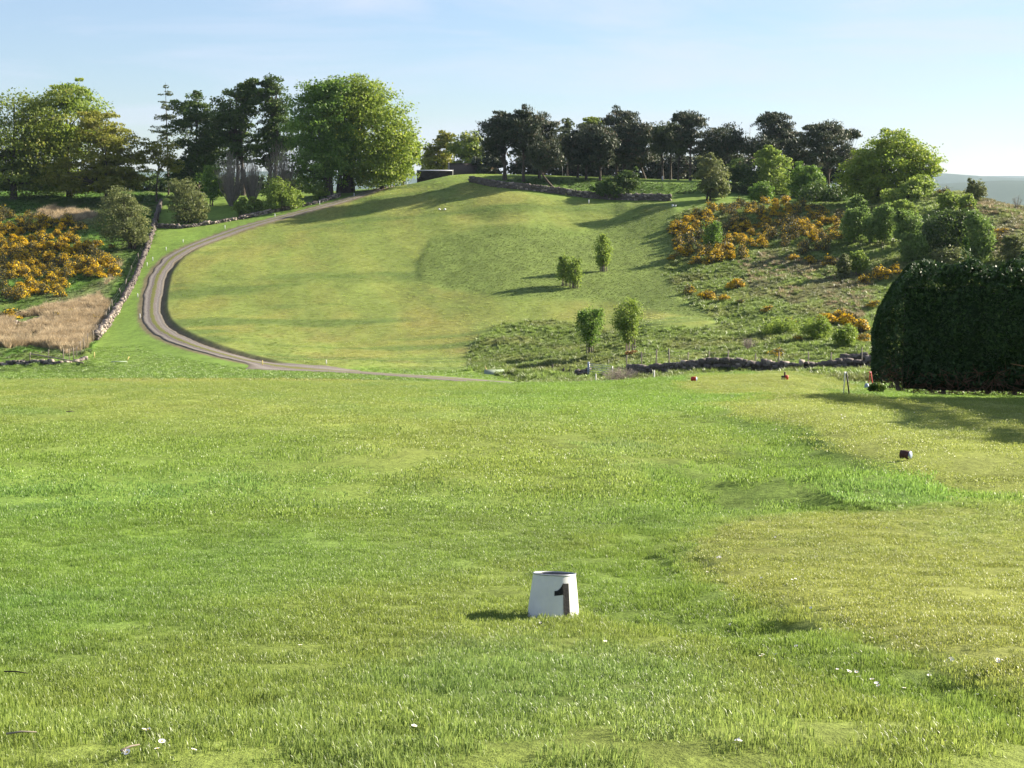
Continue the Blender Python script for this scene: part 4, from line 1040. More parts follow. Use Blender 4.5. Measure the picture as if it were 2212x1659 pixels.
for a, b, hp, lab in ST: stake(a, b, hp, lab, 'white', 150)
stake(204, 774, 13, 'yellowish stake right of the low broken wall corner', 'yellow_stake', 130, 185)
stake(274, 780, 10, 'yellowish stake leaning to the right over the pale slab', 'yellow_stake', 130, 185, tilt=.5)
stake(567, 790, 11, 'yellowish stake at the left edge of the track junction', 'yellow_stake', 120, 185)
stake(705, 787, 9, 'short white stake above the track right of the junction', 'white_old', 145, 185)
stake(1054, 806, 16, 'pale yellow stake leaning to the left beside the pale green sheet', 'yellow_stake', 130, 165, tilt=-.42)
stake(1287, 0, 26, 'short white stake on the near crest in front of the gate', 'white_old', d=66, r=.018)
stake(1413, 0, 34, 'short white stake at the left end of the red tee', 'white_old', d=62, r=.02)
stake(1272, 440, 9, 'white stake at the left end of the small raised tee on the hill', 'white', 250, 310)
stake(1431, 389, 8, 'short white post at the foot of the pale pines', 'white', 262, 380, r=.1)
p = ground_at(1068, 807, 130, 165)
me = MB().box((0, 0, .12), (2.0, 1.6, .03), Matrix.Rotation(.22, 3, 'X')).mesh('pale_sheet', M['mat_green'])
tag(link('pale_sheet', me, None, p), 'pale green sheet lying on the grass beside a leaning stake', 'sheet')
p = ground_at(257, 782, 130, 185)
me = MB().box((0, 0, .03), (1.6, .9, .06)).mesh('concrete_slab', M['mat_green'])
tag(link('concrete_slab', me, None, p), 'flat pale slab on the grass at the left beyond the near lawn', 'slab')
# tee furniture on the hill
for i, (a, b) in enumerate([(949, 453.5), (961, 453.5)]):
    p = ground_at(a, b, 240, 310); me = MB().tube([(0, 0, 0), (0, 0, .12), (0, 0, .3)], np.array([.24, .22, .1]), 8).mesh('tee_marker', M['white'])
    tag(link('tee_marker', me, None, p), ['white tee marker on the upper fairway, left of two', 'white tee marker on the upper fairway, right of two'][i], 'tee marker')
p = ground_at(1453, 447, 240, 310); r_ = thing('tee_marker', 'white block marker at the right end of the small raised tee', 'tee marker', p)
link('block', MB().box((0, 0, .22), (.35, .35, .44)).mesh('block', M['white']), r_); link('block', MB().box((.5, .1, .18), (.3, .3, .36)).mesh('block', M['white']), r_)
p = at_d(1215, 316); r_ = thing('flagstick', 'golf flag on its stick in front of the pines', 'flag', p)
po_ = link('pole', MB().tube([(0, 0, -.2), (0, 0, 2.6)], .025, 6).mesh('pole', M['white']), r_)
V = np.array([[x, .04 * math.sin(x * 9), z] for x in np.linspace(0, .75, 7) for z in (2.05 + .12 * x, 2.6 - .12 * x)])
fv = [(2 * i, 2 * i + 2, 2 * i + 3, 2 * i + 1) for i in range(6)]
f1 = link('flag', MB().add(V, fv[3:]).add(V + np.array([0, .006, 0]), [f[::-1] for f in fv[3:]]).mesh('flag', M['white']), po_)
f2 = link('flag_hoist', MB().add(V, fv[:3]).add(V + np.array([0, .006, 0]), [f[::-1] for f in fv[:3]]).mesh('flag_hoist', M['red']), po_)
# shed, brick building, sign post
p = at_d(939, 326); p[2] = -326 * tand(386); k = px2m(p)
r_ = thing('timber_shed', 'long low dark timber shed on the hilltop beside the short grass', 'shed', p)
w_, h_ = 77 * k, 22 * k
zb = -.9
nb = 26
for i in range(nb):
    link('plank', MB().box((-w_ / 2 + (i + .5) * w_ / nb, random.Random(i).uniform(-.03, .03), zb + (h_ + .4) / 2), (w_ / nb * .93, .05, h_ + .4)).mesh('plank', M['wood_dark']), r_)
link('wall', MB().box((0, 1.6, zb + (h_ + .3) / 2), (w_ - .05, 3.0, h_ + .3)).mesh('wall', M['wood_dark']), r_)
link('roof', MB().box((0, 1.5, zb + h_ + .5), (w_ + .2, 3.4, .06), Matrix.Rotation(.06, 3, 'X')).mesh('roof', M['galv']), r_)
link('corner_post', MB().box((w_ / 2 + .06, -.1, zb + h_ / 2 + .3), (.14, .14, h_ + .6)).mesh('corner_post', M['white_old']), r_)
p = at_d(1000, 345); p[2] = -345 * tand(378); k = px2m(p); r_ = thing('brick_building', 'plain low brick building partly behind the timber shed', 'building', p)
bm_, t, b = newmat('brick_courses')
tc = N(t, 'ShaderNodeTexCoord'); br = N(t, 'ShaderNodeTexBrick', Scale=2.2); mp = N(t, 'ShaderNodeMapping'); mp.inputs['Rotation'].default_value = (math.pi / 2, 0, 0)
br.inputs['Color1'].default_value = (.075, .055, .05, 1); br.inputs['Color2'].default_value = (.095, .07, .063, 1); br.inputs['Mortar'].default_value = (.12, .105, .1, 1)
t.links.new(tc.outputs['Object'], mp.inputs['Vector']); t.links.new(mp.outputs[0], br.inputs['Vector']); t.links.new(br.outputs['Color'], b.inputs['Base Color']); b.inputs['Roughness'].default_value = .9
link('wall', MB().box((0, 2, .6), (66 * k, 4, 3.8)).mesh('wall', bm_), r_); link('coping', MB().box((0, 2, 2.56), (68 * k, 4.3, .12)).mesh('coping', M['stone']), r_)
link('downpipe', MB().tube([(-33 * k + .3, -.06, -.8), (-33 * k + .3, -.06, 2.9)], .07, 6).mesh('downpipe', M['white_old']), r_)
p = ground_at(850, 404, 280, 330); k = px2m(p); r_ = thing('sign_post', 'dark post with a small sign board at the top of the track', 'sign', p)
link('post', MB().tube([(0, 0, -.2), (0, 0, 21 * k)], .06, 6).mesh('post', M['wood_dark']), r_); link('board', MB().box((.36, -.07, 19 * k), (.62, .03, .5)).mesh('board', M['wood_dark']), r_)
for i, (a, hh) in enumerate([(838, 1.5), (844, 1.2)]):
    p = ground_at(a, 404, 280, 330); tag(link('gate_post', MB().tube([(0, 0, -.2), (.03, 0, hh)], .13, 7).mesh('gate_post', M['rust']), None, p), ['red-brown gate post under the great beech, left of two', 'red-brown gate post, right of two beside the sign'][i], 'post')

# ------------------------------------------------------------------ clipped conifer hedge
def hedge(label, path, hfun, thick, n, seed, lo=.55, leaders=True):
    rng = np.random.default_rng(seed)
    C = resample([(a, b, 0) for a, b in path], .25); l = np.arange(len(C)) * .25; T = np.gradient(C, axis=0); T /= np.linalg.norm(T, axis=1)[:, None]; Nn = np.stack([T[:, 1], -T[:, 0]], 1)
    base = np.array([C[0, 0], C[0, 1], float(Hxy(C[0, 0], C[0, 1]))]); root = thing('conifer_hedge', label, 'hedge', base)
    Lh = l[-1]
    # points over front, top, back and ends of the clipped volume
    u = rng.uniform(-.35, Lh + .5, n); ph = rng.uniform(-1.0, 1.0, n)
    hh = hfun(np.clip(u, 0, Lh)) * (1 - .32 * (np.clip(-u, 0, 1) / .35) ** 1.5); side = rng.uniform(0, 1, n)
    ang = np.where(side < .62, rng.uniform(0, 1.9, n), rng.uniform(1.9, 3.14, n))   # 0 = front low .. pi = back low
    off = -np.cos(ang); 
    z = np.where(ang < 1.05, lo + (hh - lo) * (ang / 1.05) ** .9 * .93, hh * (.93 + .07 * np.sin((ang - 1.05) / 1.04 * math.pi)))
    off = np.where(ang < 1.05, -1 + .22 * (ang / 1.05) ** 4, -.78 + 1.6 * (ang - 1.05) / 2.09)
    z -= np.clip(.9 - z, 0, 1) * rng.uniform(-.9, 1.2, n)
    z = np.where(ang > 2.6, lo + (hh - lo) * rng.uniform(0, 1, n), z)
    endt = np.clip((.9 - u) / 1.2, 0, 1); off *= np.sqrt(np.clip(1 - endt ** 2, .0, 1))
    lump = .46 * fbm(u * 1.1 + 3, z * 1.0, seed, 3)
    off = off * thick / 2 + np.sign(off) * lump + rng.normal(0, .09, n) - np.abs(rng.normal(0, .12, n)) * np.sign(off)
    ci = np.clip((u / .25).astype(int), 0, len(C) - 1)
    ex = (u - l[ci])
    XY = C[ci] + T[ci] * ex[:, None] + Nn[ci] * (-off)[:, None] * -1
    P = np.stack([XY[:, 0], XY[:, 1], Hxy(XY[:, 0], XY[:, 1]) + z], 1) - base
    out = np.stack([Nn[ci, 0] * np.sign(off), Nn[ci, 1] * np.sign(off), np.full(n, .5)], 1)
    V, Q = leaf_quads(rng, P, .085, .25, out, .7, .42, out * .6 + np.array([0, 0, -.35]))
    link('foliage', mesh_np('foliage', V, [Q], M['hedge'], var=np.clip(rng.beta(1.6, 2.6, n), 0, 1)), root)
    co = MB()   # dense inner wood
    for i in range(6, len(C) - 4, 4):
        h0 = float(hfun(l[i])); c2 = C[i]; z0 = float(Hxy(*c2)) - base[2]
        co.box((c2[0] - base[0], c2[1] - base[1], z0 + (.3 + h0 * .8) / 2), (1.15, thick * .3, h0 * .8 - .3), Matrix.Rotation(math.atan2(T[i, 1], T[i, 0]), 3, 'Z'))
    link('inner_wood', co.mesh('inner_wood', M['hedge']), root)
    for s in np.cumsum(rng.uniform(.9, 2.1, int(Lh / 1.7))):
        i = int(s / .25); c2 = C[i] + rng.normal(0, .15, 2); z0 = float(Hxy(*c2)) - base[2]
        link('trunk', MB().tube([(c2[0] - base[0], c2[1] - base[1], z0 - .2), (c2[0] - base[0] + rng.normal(0, .15), c2[1] - base[1], z0 + 1.6)], np.array([.10, .07]), 7, False).mesh('trunk', M['bark_pale']), root)
    tw = MB()
    for _ in range(int(Lh * 90)):
        i = rng.integers(len(C)); c2 = C[i] + Nn[i] * rng.uniform(-.9, .9) * thick / 2; z0 = float(Hxy(*c2)) - base[2]
        a = np.array([c2[0] - base[0], c2[1] - base[1], z0 + rng.uniform(.15, 1.0)])
        tw.tube([a, a + rng.normal(0, .22, 3), a + rng.normal(0, .4, 3) * np.array([1, 1, .6])], np.array([.02, .013, .006]), 3, False)
    link('dead_twigs', tw.mesh('dead_twigs', M['dead_twig']), root)
    if leaders:
        for s, hx in ((3.35, 1.15), (4.8, .55), (5.6, .75), (6.5, .5), (2.5, .35)):
            i = int(s / .25); c2 = C[i]; z0 = float(Hxy(*c2)) - base[2] + float(hfun(s)) * .93
            m = int(170 * hx); v = rng.uniform(0, 1, m); rr = (1 - v) * .42 * (hx + .3)
            a = rng.uniform(0, 6.28, m); P2 = np.stack([c2[0] - base[0] + np.cos(a) * rr * rng.uniform(.2, 1, m), c2[1] - base[1] + np.sin(a) * rr * rng.uniform(.2, 1, m), z0 + v * hx * 1.1 + .1 * rr], 1)
            V, Q = leaf_quads(rng, P2, .1, .3, None, 0, .35, np.stack([np.cos(a), np.sin(a), .3 + 0 * a], 1))
            link('leader', mesh_np('leader', V, [Q], M['hedge'], var=rng.uniform(.3, 1, m)), root)
    return root
hf = lambda s: np.interp(s, [0, .2, .5, .9, 1.4, 2.0, 4, 9], [3.7, 4.1, 4.6, 5.0, 5.3, 5.45, 5.45, 5.5]) + .24 * vn(np.asarray(s) * 1.7, np.asarray(s) * 0, 3)
hedge('tall dark clipped conifer hedge beside the lower tee at the right', [(15.2, 63.0), (18, 62.6), (21.5, 62.2), (25, 62)], hf, 2.6, 98000, 51, .5)
hedge('added conifer hedge out of sight on the right, casting shade on the lower tee', [(16.6, 45.0), (16.7, 41), (16.8, 37), (17.0, 31.0), (17.2, 27.5)], lambda s: 5.9 + .35 * vn(np.asarray(s) * 1.2, np.asarray(s) * 0, 8), 2.2, 18000, 52, .4, False)  # unseen second hedge, added to throw the shadow across the lower tee
b_ = ground_at(1893, 851, 40, 80)
tree('shrub', 'small dark weedy bush at the left foot of the hedge', b_, [(1893, 838, 14, 11)], 'dark', 500, .09, 185, .02, 3, 14, .7, cat='shrub', limbs=6)

# ------------------------------------------------------------------ tee markers and boards on the near tees
p = ground_at(1195, 1330, 4, 20)
e_ = .25
nx_ = -(float(Hxy(p[0] + e_, p[1])) - float(Hxy(p[0] - e_, p[1]))) / (2 * e_); ny_ = -(float(Hxy(p[0], p[1] + e_)) - float(Hxy(p[0], p[1] - e_))) / (2 * e_)
nrm_ = Vector((nx_ * .3, max(ny_, .12), 1)).normalized()
kk = depth(p) / F
R0, R1, HC = 57 * kk, 46 * kk, 90 * kk
cone = thing('tee_cone', 'white truncated cone tee marker with a black number 1 on the grass', 'tee marker', p)
cone.rotation_mode = 'QUATERNION'; cone.rotation_quaternion = Vector((0, 0, 1)).rotation_difference(nrm_)
def lathe(prof, k=64):
    th = np.arange(k) * 2 * math.pi / k
    V = np.array([[r * math.cos(a), r * math.sin(a), z] for r, z in prof for a in th])
    Q = [(i * k + j, i * k + (j + 1) % k, (i + 1) * k + (j + 1) % k, (i + 1) * k + j) for i in range(len(prof) - 1) for j in range(k)]
    return MB().add(V, Q)
shell_ = link('shell', lathe([(R0, -.02), (R0 * .5 + R1 * .5, HC * .5), (R1, HC)]).mesh('shell', M['cone_white'], True), cone)
link('rim', lathe([(R1 * 1.0, HC - .004), (R1 * 1.025, HC), (R1 * 1.02, HC + .006), (R1 * .97, HC + .007), (R1 * .95, HC)]).mesh('rim', M['galv'], True), shell_)
link('inside', lathe([(R1 * .955, HC + .001), (R0 * .94, .01), (.001, .012)]).mesh('inside', M['inside'], True), cone)
def on_cone(a, f, pr=.0022):
    r = R0 + (R1 - R0) * f + pr; a = math.radians(a)
    return (r * math.sin(a), -r * math.cos(a), HC * f)
num = MB()
def patch(A, B_, n=10):      # quad strip between two polylines of (angle, height)
    V = [on_cone(*q) for q in A] + [on_cone(*q) for q in B_]; m = len(A)
    num.add(V, [(i, i + 1, m + i + 1, m + i) for i in range(m - 1)])
patch([(21 + .5 * (1 - f), f * .84 - .02) for f in np.linspace(0, 1, 12)], [(37.2, f * .84 - .02) for f in np.linspace(0, 1, 12)])
fa = np.linspace(0, 1, 9)
patch([(-.5 + 22 * f, .53 + .03 * f) for f in fa], [(-.5 + 22 * f, .645 + .005 * f + .19 * f ** 2.4) for f in fa])
link('number_one', num.mesh('number_one', M['black']), shell_)

def log_marker(a, b, d0, d1, dia, ln, yaw, body, face, lab, tiltz=.12):
    p = ground_at(a, b, d0, d1) + np.array([0, 0, .015]); r_ = thing('tee_log', lab, 'tee marker', p, None, yaw)
    r = dia / 2; m = MB().tube([(-ln / 2, 0, r), (0, 0, r * 1.01), (ln / 2, 0, r)], r, 20)
    lg_ = link('log', m.mesh('log', M[body], True), r_)
    link('painted_face', MB().tube([(ln / 2 + .001, 0, r), (ln / 2 + .004, 0, r)], r * .985, 20).mesh('painted_face', M[face]), lg_)
    return r_
log_marker(1956, 994, 12, 40, .118, .13, math.radians(-42), 'rust', 'blue_grey', 'rusty log tee marker with a pale blue end on the lower tee')
log_marker(1499, 824, 40, 60, .14, .17, math.radians(-28), 'red', 'blue_grey', 'red log tee marker with a pale end, lying on the far tee')
p = ground_at(1696, 820, 40, 60); r_ = thing('tee_log', 'red upright tee marker beside a dark one on the far tee', 'tee marker', p)
link('red_log', MB().tube([(.05, 0, 0), (.05, 0, .14)], .055, 12).mesh('red_log', M['red']), r_)
link('dark_log', MB().tube([(-.075, .02, 0), (-.075, .02, .125)], .05, 12).mesh('dark_log', M['black']), r_)
link('peg', MB().tube([(.0, .08, 0), (.0, .08, .24)], .03, 8).mesh('peg', M['rust']), r_)
def a_board(lab, a, b, d0, d1, h, spread, m1, m2, wid=.42):
    p = ground_at(a, b, d0, d1); r_ = thing('a_board', lab, 'board', p, None, -math.atan2(p[0], p[1]))
    th = math.atan2(spread, h)
    link('panel', MB().box((-spread / 2, 0, h / 2), (.03, wid, h * 1.01), Matrix.Rotation(th * .25, 3, 'Y')).mesh('panel', M[m1]), r_)
    link('panel', MB().box((spread / 2, 0, h / 2), (.035, wid, h * 1.01), Matrix.Rotation(-th, 3, 'Y')).mesh('panel', M[m2]), r_)
    link('hinge', MB().tube([(-.0, -wid / 2, h * .985), (0, wid / 2, h * .985)], .014, 6).mesh('hinge', M['galv']), r_)
    return r_
a_board('narrow black and white folding board seen edge-on at the tee edge', 1827, 858, 35, 60, .72, .11, 'white_old', 'black')
a_board('red folding board seen edge-on near the hedge foot', 1880, 841, 40, 75, .62, .10, 'red', 'red')
p = ground_at(1872, 841, 40, 75)
tag(link('small_cone', lathe([(.1, -.02), (.075, .12), (.05, .2), (.001, .2)], 20).mesh('small_cone', M['blue_grey'], True), None, p), 'small blue-grey cone leaning against the red board', 'cone')

# ------------------------------------------------------------------ twigs and daisies in the near grass
def on(px_, py_): return ground_at(px_, py_, 3, 60)
for i, (a, b, c2, d2, m, lab) in enumerate([(10, 1466, 60, 1470, 'wood_dark', 'dark straight twig lying at the left edge of the near grass'), (14, 1608, 80, 1604, 'twig', 'thin brown twig near the lower left corner'), (262, 1646, 302, 1632, 'bark_pale', 'pale bent twig at the bottom of the picture'), (143, 893, 160, 892, 'wood_dark', 'small dark stick far off on the near lawn at the left')]):
    p, q = on(a, b), on(c2, d2); p[2] += .035; q[2] += .035
    me = MB().tube([(0, 0, 0), (q - p) * .5 + np.array([0, .004, .003]), q - p], np.array([.004, .0035, .002]) * (3 if b < 1000 else 1), 5).mesh('twig', M[m])
    tag(link('twig', me, None, p), lab, 'twig')
pet = MB()
for i in range(14):
    a = i * 2 * math.pi / 14; R_ = np.array(Matrix.Rotation(a, 3, 'Z'))
    pet.add(np.array([[.003, -.0022, 0], [.011, -.003, .002], [.0125, 0, .0022], [.011, .003, .002], [.003, .0022, 0]]) @ R_.T, [(0, 1, 2, 3, 4)])
DP = pet.mesh('petals', M['petal']); DE = lathe([(.0042, 0), (.0038, .002), (.001, .003)], 10).mesh('eye', M['yolk'], True)
DS = MB().tube([(0, 0, -.05), (.001, 0, 0)], .001, 4, False).mesh('stalk', M['hedge'])
rd = np.random.default_rng(77)
dz = [(2870, 2480), (2880, 2505), (3230, 2490), (2980, 2550), (3130, 2535), (3100, 2570), (3430, 2535), (3490, 2570), (2995, 2600), (3070, 2600), (3100, 2605), (3300, 2660), (3360, 2670), (3380, 2690), (3420, 2695), (3440, 2720), (3465, 2725), (3540, 2695), (3565, 2735), (3650, 2685), (3740, 2620), (3715, 2650), (3750, 2650), (3800, 2650), (3930, 2630), (3760, 2780), (3905, 2770), (3840, 2760), (2900, 2950), (2880, 2965), (395, 2520), (1200, 2560), (575, 2915), (625, 2950), (625, 2990), (770, 2990), (500, 2995), (1640, 2890), (1500, 2830), (2040, 2480), (2130, 2475), (2370, 2550), (3200, 2410), (3050, 2130), (2830, 2210), (2790, 2265), (3490, 2090), (3620, 1980), (3480, 1745), (3590, 1640), (3750, 1670), (3900, 1690), (3320, 1650), (3180, 1640), (3060, 1700), (2800, 1600), (2740, 2150), (3140, 2260), (2990, 2290), (3020, 2310), (3120, 2300)]
for i, (a, b) in enumerate(dz):
    for _ in range(1 if i % 4 else 3):
        p = on(a / 1.8228 + rd.normal(0, 5), b / 1.8228 + rd.normal(0, 3)); s = rd.uniform(.6, .95) * max(1, p[1] / 16)
        r_ = thing('daisy', 'small white daisy open in the mown near grass', 'daisy', p + np.array([0, 0, .032]), 'daisies in the near grass', rd.uniform(0, 6))
        r_.scale = (s, s, s); r_.rotation_euler = (rd.normal(.25, .2), rd.normal(.2, .2), rd.uniform(0, 6))
        pt_ = link('petals', DP, r_); link('eye', DE, pt_); link('stalk', DS, r_)

# ------------------------------------------------------------------ grass (stuff)
def blades(seed, nb, rad, h0, h1, w0, w1, bend=.5, disc=False):
    rng = np.random.default_rng(seed)
    if disc:
        a = rng.uniform(0, 6.28, nb); q = np.sqrt(rng.uniform(0, 1, nb)) * rad; X, Y = np.cos(a) * q, np.sin(a) * q
    else: X, Y = rng.uniform(-rad, rad, (2, nb))
    h = rng.uniform(h0, h1, nb) * (1 + .35 * vn(X / rad * 2.3, Y / rad * 2.3, seed)); w = rng.uniform(w0, w1, nb) / 2; a = rng.uniform(0, 6.28, nb); ln = rng.uniform(.1, bend, nb) * h
    if disc: a = np.arctan2(Y, X) + rng.normal(0, .5, nb); ln = rng.uniform(.2, bend, nb) * h
    dx, dy = np.cos(a), np.sin(a); tw = a + math.pi / 2 + rng.normal(0, .7, nb); sx, sy = np.cos(tw), np.sin(tw)
    z0 = np.zeros(nb) - .01
    V = np.stack([np.stack([X - sx * w, Y - sy * w, z0], 1), np.stack([X + sx * w, Y + sy * w, z0], 1),
                  np.stack([X + dx * ln * .35 + sx * w * .8, Y + dy * ln * .35 + sy * w * .8, h * .58], 1), np.stack([X + dx * ln * .35 - sx * w * .8, Y + dy * ln * .35 - sy * w * .8, h * .58], 1),
                  np.stack([X + dx * ln, Y + dy * ln, h], 1)], 1).reshape(-1, 3)
    i = np.arange(nb) * 5
    return V, [np.stack([i, i + 1, i + 2, i + 3], 1), np.stack([i + 3, i + 2, i + 4], 1)], np.concatenate([np.tile(rng.uniform(0, 1, nb), 2)])
M['blade'] = leafmat('grass_blade', (.66, .70, .6), (1.0, 1.0, 1.0), (1.5, 1.35, 1.5), .5, inst=True, rough=.42, spec=.5)
M['blade_dry'] = leafmat('dry_blade', (.7, .66, .6), (1.1, 1.05, 1.0), (1.4, 1.35, 1.3), .3, inst=True, rough=.7, spec=.15)
def scatter(name, label, variants, P, rot, scl, tint):
    coll = bpy.data.collections.new(name + '_sources')
    for i, me in enumerate(variants):
        o = bpy.data.objects.new('%s_tuft' % name, me); coll.objects.link(o)
    me = bpy.data.meshes.new(name); me.vertices.add(len(P)); me.vertices.foreach_set('co', P.astype(np.float32).ravel())
    for nm, ty, dat in (('rot', 'FLOAT_VECTOR', rot), ('scl', 'FLOAT_VECTOR', scl)):
        me.attributes.new(nm, ty, 'POINT').data.foreach_set('vector', np.asarray(dat, np.float32).ravel())
    me.attributes.new('tint', 'FLOAT_COLOR', 'POINT').data.foreach_set('color', np.concatenate([tint, np.ones((len(P), 1))], 1).astype(np.float32).ravel())
    o = link(name, me); tag(o, label, None, None, 'stuff')
    ng = bpy.data.node_groups.new(name + '_scatter', 'GeometryNodeTree')
    ng.interface.new_socket('Geometry', in_out='INPUT', socket_type='NodeSocketGeometry'); ng.interface.new_socket('Geometry', in_out='OUTPUT', socket_type='NodeSocketGeometry')
    gi = ng.nodes.new('NodeGroupInput'); go = ng.nodes.new('NodeGroupOutput'); ip = ng.nodes.new('GeometryNodeInstanceOnPoints'); ci = ng.nodes.new('GeometryNodeCollectionInfo')
    ci.inputs['Collection'].default_value = coll; ci.inputs['Separate Children'].default_value = True; ci.inputs['Reset Children'].default_value = True
    ip.inputs['Pick Instance'].default_value = True
    def na_(nm):
        a = ng.nodes.new('GeometryNodeInputNamedAttribute'); a.data_type = 'FLOAT_VECTOR'; a.inputs['Name'].default_value = nm; return a.outputs['Attribute']
    lk = ng.links.new
    lk(gi.outputs[0], ip.inputs['Points']); lk(ci.outputs[0], ip.inputs['Instance']); lk(na_('rot'), ip.inputs['Rotation']); lk(na_('scl'), ip.inputs['Scale']); lk(ip.outputs[0], go.inputs[0])
    md = o.modifiers.new('scatter', 'NODES'); md.node_group = ng
    return o
def field_points(rng, d0, d1, dens, margin=1.08):
    n = int(.5 * (d1 * d1 - d0 * d0) * 2 * .345 * margin * dens)
    y = np.sqrt(rng.uniform(d0 * d0, d1 * d1, n)); x = rng.uniform(-1, 1, n) * .345 * margin * (y + .6)
    return x, y
teeG, lushG, yelG, fairG, roughG, tanG = tee, lush, yel, fair, np.clip(rough, 0, 1), np.clip(tan + tan2 * .6, 0, 1)
def tint_at(x, y): return np.stack([Hxy(x, y, GC[..., i]) for i in range(3)], 1)
rg = np.random.default_rng(900)
X1, Y1 = field_points(rg, 3.2, 17, 30)
X2, Y2 = field_points(rg, 15.5, 66, 3.0)
sets = []
for (x, y, nm, lab, vs_) in ((X1, Y1, 'near_grass', 'short green grass blades covering the near lawn', [mesh_np('near_tuft', *(lambda q: (q[0], q[1], M['blade'], q[2]))(blades(500 + i, 640, .15, .009, .024, .0022, .0042, 1.1))) for i in range(5)]),
                             (X2, Y2, 'mid_grass', 'short grass blades covering the middle lawn up to the crest', [mesh_np('mid_tuft', *(lambda q: (q[0], q[1], M['blade'], q[2]))(blades(510 + i, 760, .5, .009, .022, .006, .012, 1.2))) for i in range(5)])):
    z = Hxy(x, y); tq = Hxy(x, y, teeG); lq = Hxy(x, y, lushG); n_ = len(x)
    tint = tint_at(x, y) * 1.6 * rg.uniform(.88, 1.15, (n_, 1))
    nz = fbm(x / .55, y / .8, 91, 3); nz2 = fbm(x / 1.7, y / 2.6, 92, 3)
    sz = (1 - .45 * tq + .25 * lq) * (1 + .55 * nz + .35 * nz2) * rg.uniform(.8, 1.2, n_)
    sz = np.clip(sz, .5, 1.9) * np.where(Hxy(x, y, yelG) > .5, .75, 1)
    w = tint * 1.0; w[:, 0] *= 1 - .12 * np.clip(nz2, 0, 1); w[:, 2] *= 1 + .5 * np.clip(nz2, 0, 1)
    rot = np.stack([-np.gradient(z) * 0 + rg.normal(0, .05, n_), rg.normal(0, .05, n_), rg.uniform(0, 6.28, n_)], 1)
    sc_ = np.stack([np.ones(n_), np.ones(n_), sz], 1)
    scatter(nm, lab, vs_, np.stack([x, y, z], 1), rot, sc_, w)
# tussocks of the rough and the tawny grass
def poly_points(rng, n, d0, d1, mask, thr=.5, gam=1.0):
    out = []
    while sum(len(o) for o in out) < n:
        y = np.sqrt(rng.uniform(d0 * d0, d1 * d1, n)); x = rng.uniform(-.36, .36, n) * y
        k = Hxy(x, y, mask) > rng.uniform(thr, 1, n); out.append(np.stack([x[k], y[k]], 1))
    q = np.concatenate(out)[:n]; return q[:, 0], q[:, 1]
tuss = [mesh_np('tussock', *(lambda q: (q[0], q[1], M['blade'], q[2]))(blades(520 + i, 46, .2, .12, .3, .025, .05, 1.0, True))) for i in range(5)]
x, y = poly_points(rg, 36000, 100, 275, roughG * sstep(2.5, 4.5, TRD), .3)
z = Hxy(x, y); tn = 1.3 * tint_at(x, y) * (1.0 + .4 * fbm(x / 2, y / 3, 95, 3))[:, None] * rg.uniform(.8, 1.2, (len(x), 1))
pal = (fbm(x / 5, y / 7, 96, 3) + 1.1 * (Hxy(x, y, heath) - .5) > .35) & (rg.uniform(0, 1, len(x)) < .25)
tn[pal] = np.array([.30, .25, .15]) * rg.uniform(.8, 1.2, (pal.sum(), 1))
s = rg.uniform(.6, 1.3, len(x)) * (1 + .4 * fbm(x / 4, y / 4, 97, 2)); s[pal] *= 1.25
scatter('rough_grass', 'tussocky rough grass over the right hillside', tuss, np.stack([x, y, z], 1), np.stack([rg.normal(0, .1, len(x)), rg.normal(0, .1, len(x)), rg.uniform(0, 6.28, len(x))], 1), np.stack([s, s, s * rg.uniform(.7, 1.3, len(x))], 1), tn)
x, y = poly_points(rg, 10000, 175, 300, semi * sstep(2.5, 4.5, TRD), .3)
z = Hxy(x, y); tn = tint_at(x, y) * (1.0 + .3 * fbm(x / 2, y / 3, 95, 3))[:, None] * rg.uniform(.85, 1.25, (len(x), 1)); s = rg.uniform(.25, .5, len(x)); tn *= 1.25
scatter('semi_rough_grass', 'shorter uneven grass in the middle of the hill fairway', tuss, np.stack([x, y, z], 1), np.stack([0 * x, 0 * x, rg.uniform(0, 6.28, len(x))], 1), np.stack([s, s, s * .8], 1), tn)
short = [mesh_np('short_tuft', *(lambda q: (q[0], q[1], M['blade'], q[2]))(blades(540 + i, 40, .34, .03, .075, .03, .06, 1.2, True))) for i in range(4)]
x, y = poly_points(rg, 13000, 130, 330, np.clip(fair + topgreen, 0, 1) * sstep(2.2, 3.5, TRD), .3)
z = Hxy(x, y); tn = 1.9 * tint_at(x, y) * (1.0 + .3 * fbm(x / 1.6, y / 4, 99, 3))[:, None] * rg.uniform(.8, 1.25, (len(x), 1)); s = rg.uniform(.7, 1.4, len(x))
scatter('fairway_grass', 'close-mown grass of the hill fairway', short, np.stack([x, y, z], 1), np.stack([0 * x, 0 * x, rg.uniform(0, 6.28, len(x))], 1), np.stack([s, s, s * .55], 1), tn)
x, y = poly_points(rg, 12000, 60, 185, (1 - np.clip(fair + rough + tan + leftf, 0, 1)) * sstep(3.5, 5.5, TRD), .5)
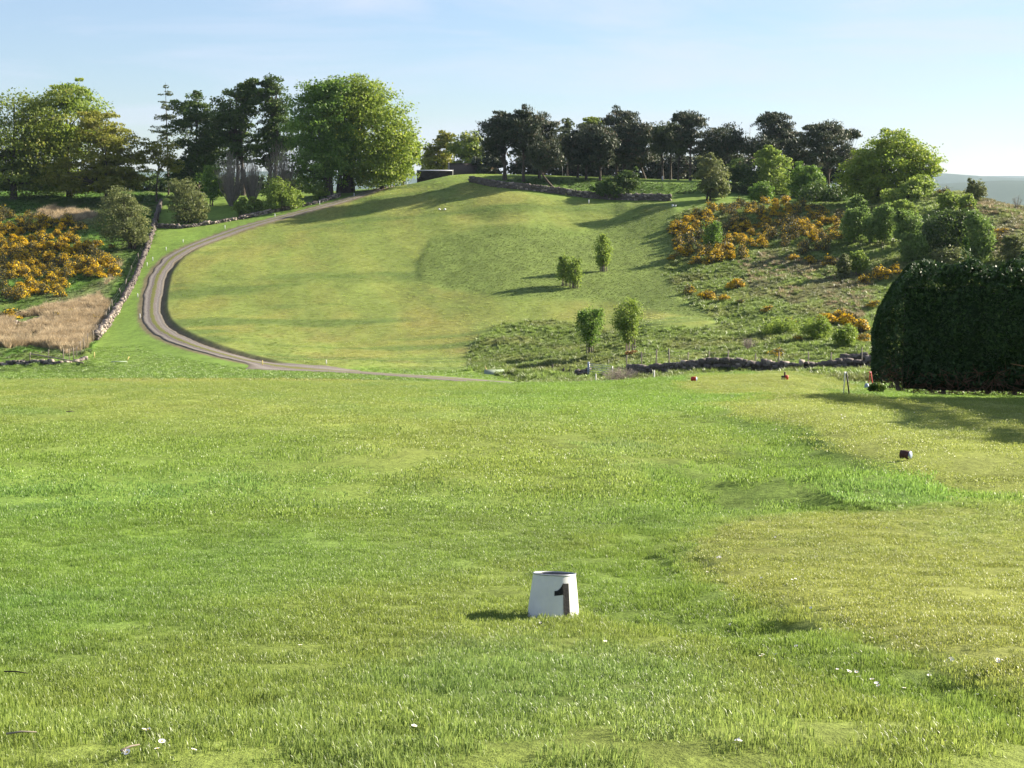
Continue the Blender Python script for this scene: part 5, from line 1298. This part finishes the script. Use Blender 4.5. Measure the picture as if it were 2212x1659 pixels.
z = Hxy(x, y); tn = 1.45 * tint_at(x, y) * rg.uniform(.8, 1.25, (len(x), 1)); s = rg.uniform(.7, 1.4, len(x))
scatter('verge_grass', 'mown grass between the near crest and the track', short, np.stack([x, y, z], 1), np.stack([0 * x, 0 * x, rg.uniform(0, 6.28, len(x))], 1), np.stack([s, s, s], 1), tn)
x, y = poly_points(rg, 9000, 164, 335, np.clip(leftf + bankgr + rough2, 0, 1) * (1 - tanG), .3)
z = Hxy(x, y); tn = tint_at(x, y) * rg.uniform(.8, 1.25, (len(x), 1)); s = rg.uniform(.5, 1.2, len(x))
scatter('field_grass', 'uneven green grass of the field behind the stone walls', tuss, np.stack([x, y, z], 1), np.stack([0 * x, 0 * x, rg.uniform(0, 6.28, len(x))], 1), np.stack([s, s, s], 1), tn)
dry = [mesh_np('dry_tuft', *(lambda q: (q[0], q[1], M['blade_dry'], q[2]))(blades(530 + i, 60, .28, .35, .75, .02, .045, .8, True))) for i in range(4)]
x, y = poly_points(rg, 5200, 164, 330, np.clip(tan + .5 * tan2, 0, 1), .25)
z = Hxy(x, y); tn = np.array([.50, .42, .285]) * rg.uniform(.7, 1.25, (len(x), 1)); s = rg.uniform(.7, 1.4, len(x)) * (1 + .4 * fbm(x / 4, y / 5, 98, 2))
scatter('dry_grass', 'tall tawny dry grass at the bottom of the left field', dry, np.stack([x, y, z], 1), np.stack([0 * x, 0 * x, rg.uniform(0, 6.28, len(x))], 1), np.stack([s, s, s], 1), tn)
# far woods in the valley
rng = np.random.default_rng(31)
P = []; 
for _ in range(420):
    d = rng.uniform(1300, 4200); tx = rng.uniform(.22, .36) if rng.uniform() < .7 else rng.uniform(-.34, .1); x = tx * d; z = float(Hxy(x, d)); r = rng.uniform(5, 11)
    q = rng.normal(size=(26, 3)) * np.array([r * .6, r * .6, r * .35]) + np.array([x, d, z + r * .7]); P.append(q)
P = np.concatenate(P); V, Q = leaf_quads(rng, P, 3.2, .4)
tag(link('far_woodland', mesh_np('far_woodland', V, [Q], M['dark'], var=rng.uniform(0, 1, len(P)))), 'hazy far trees and copses in the valley', None, None, 'stuff')
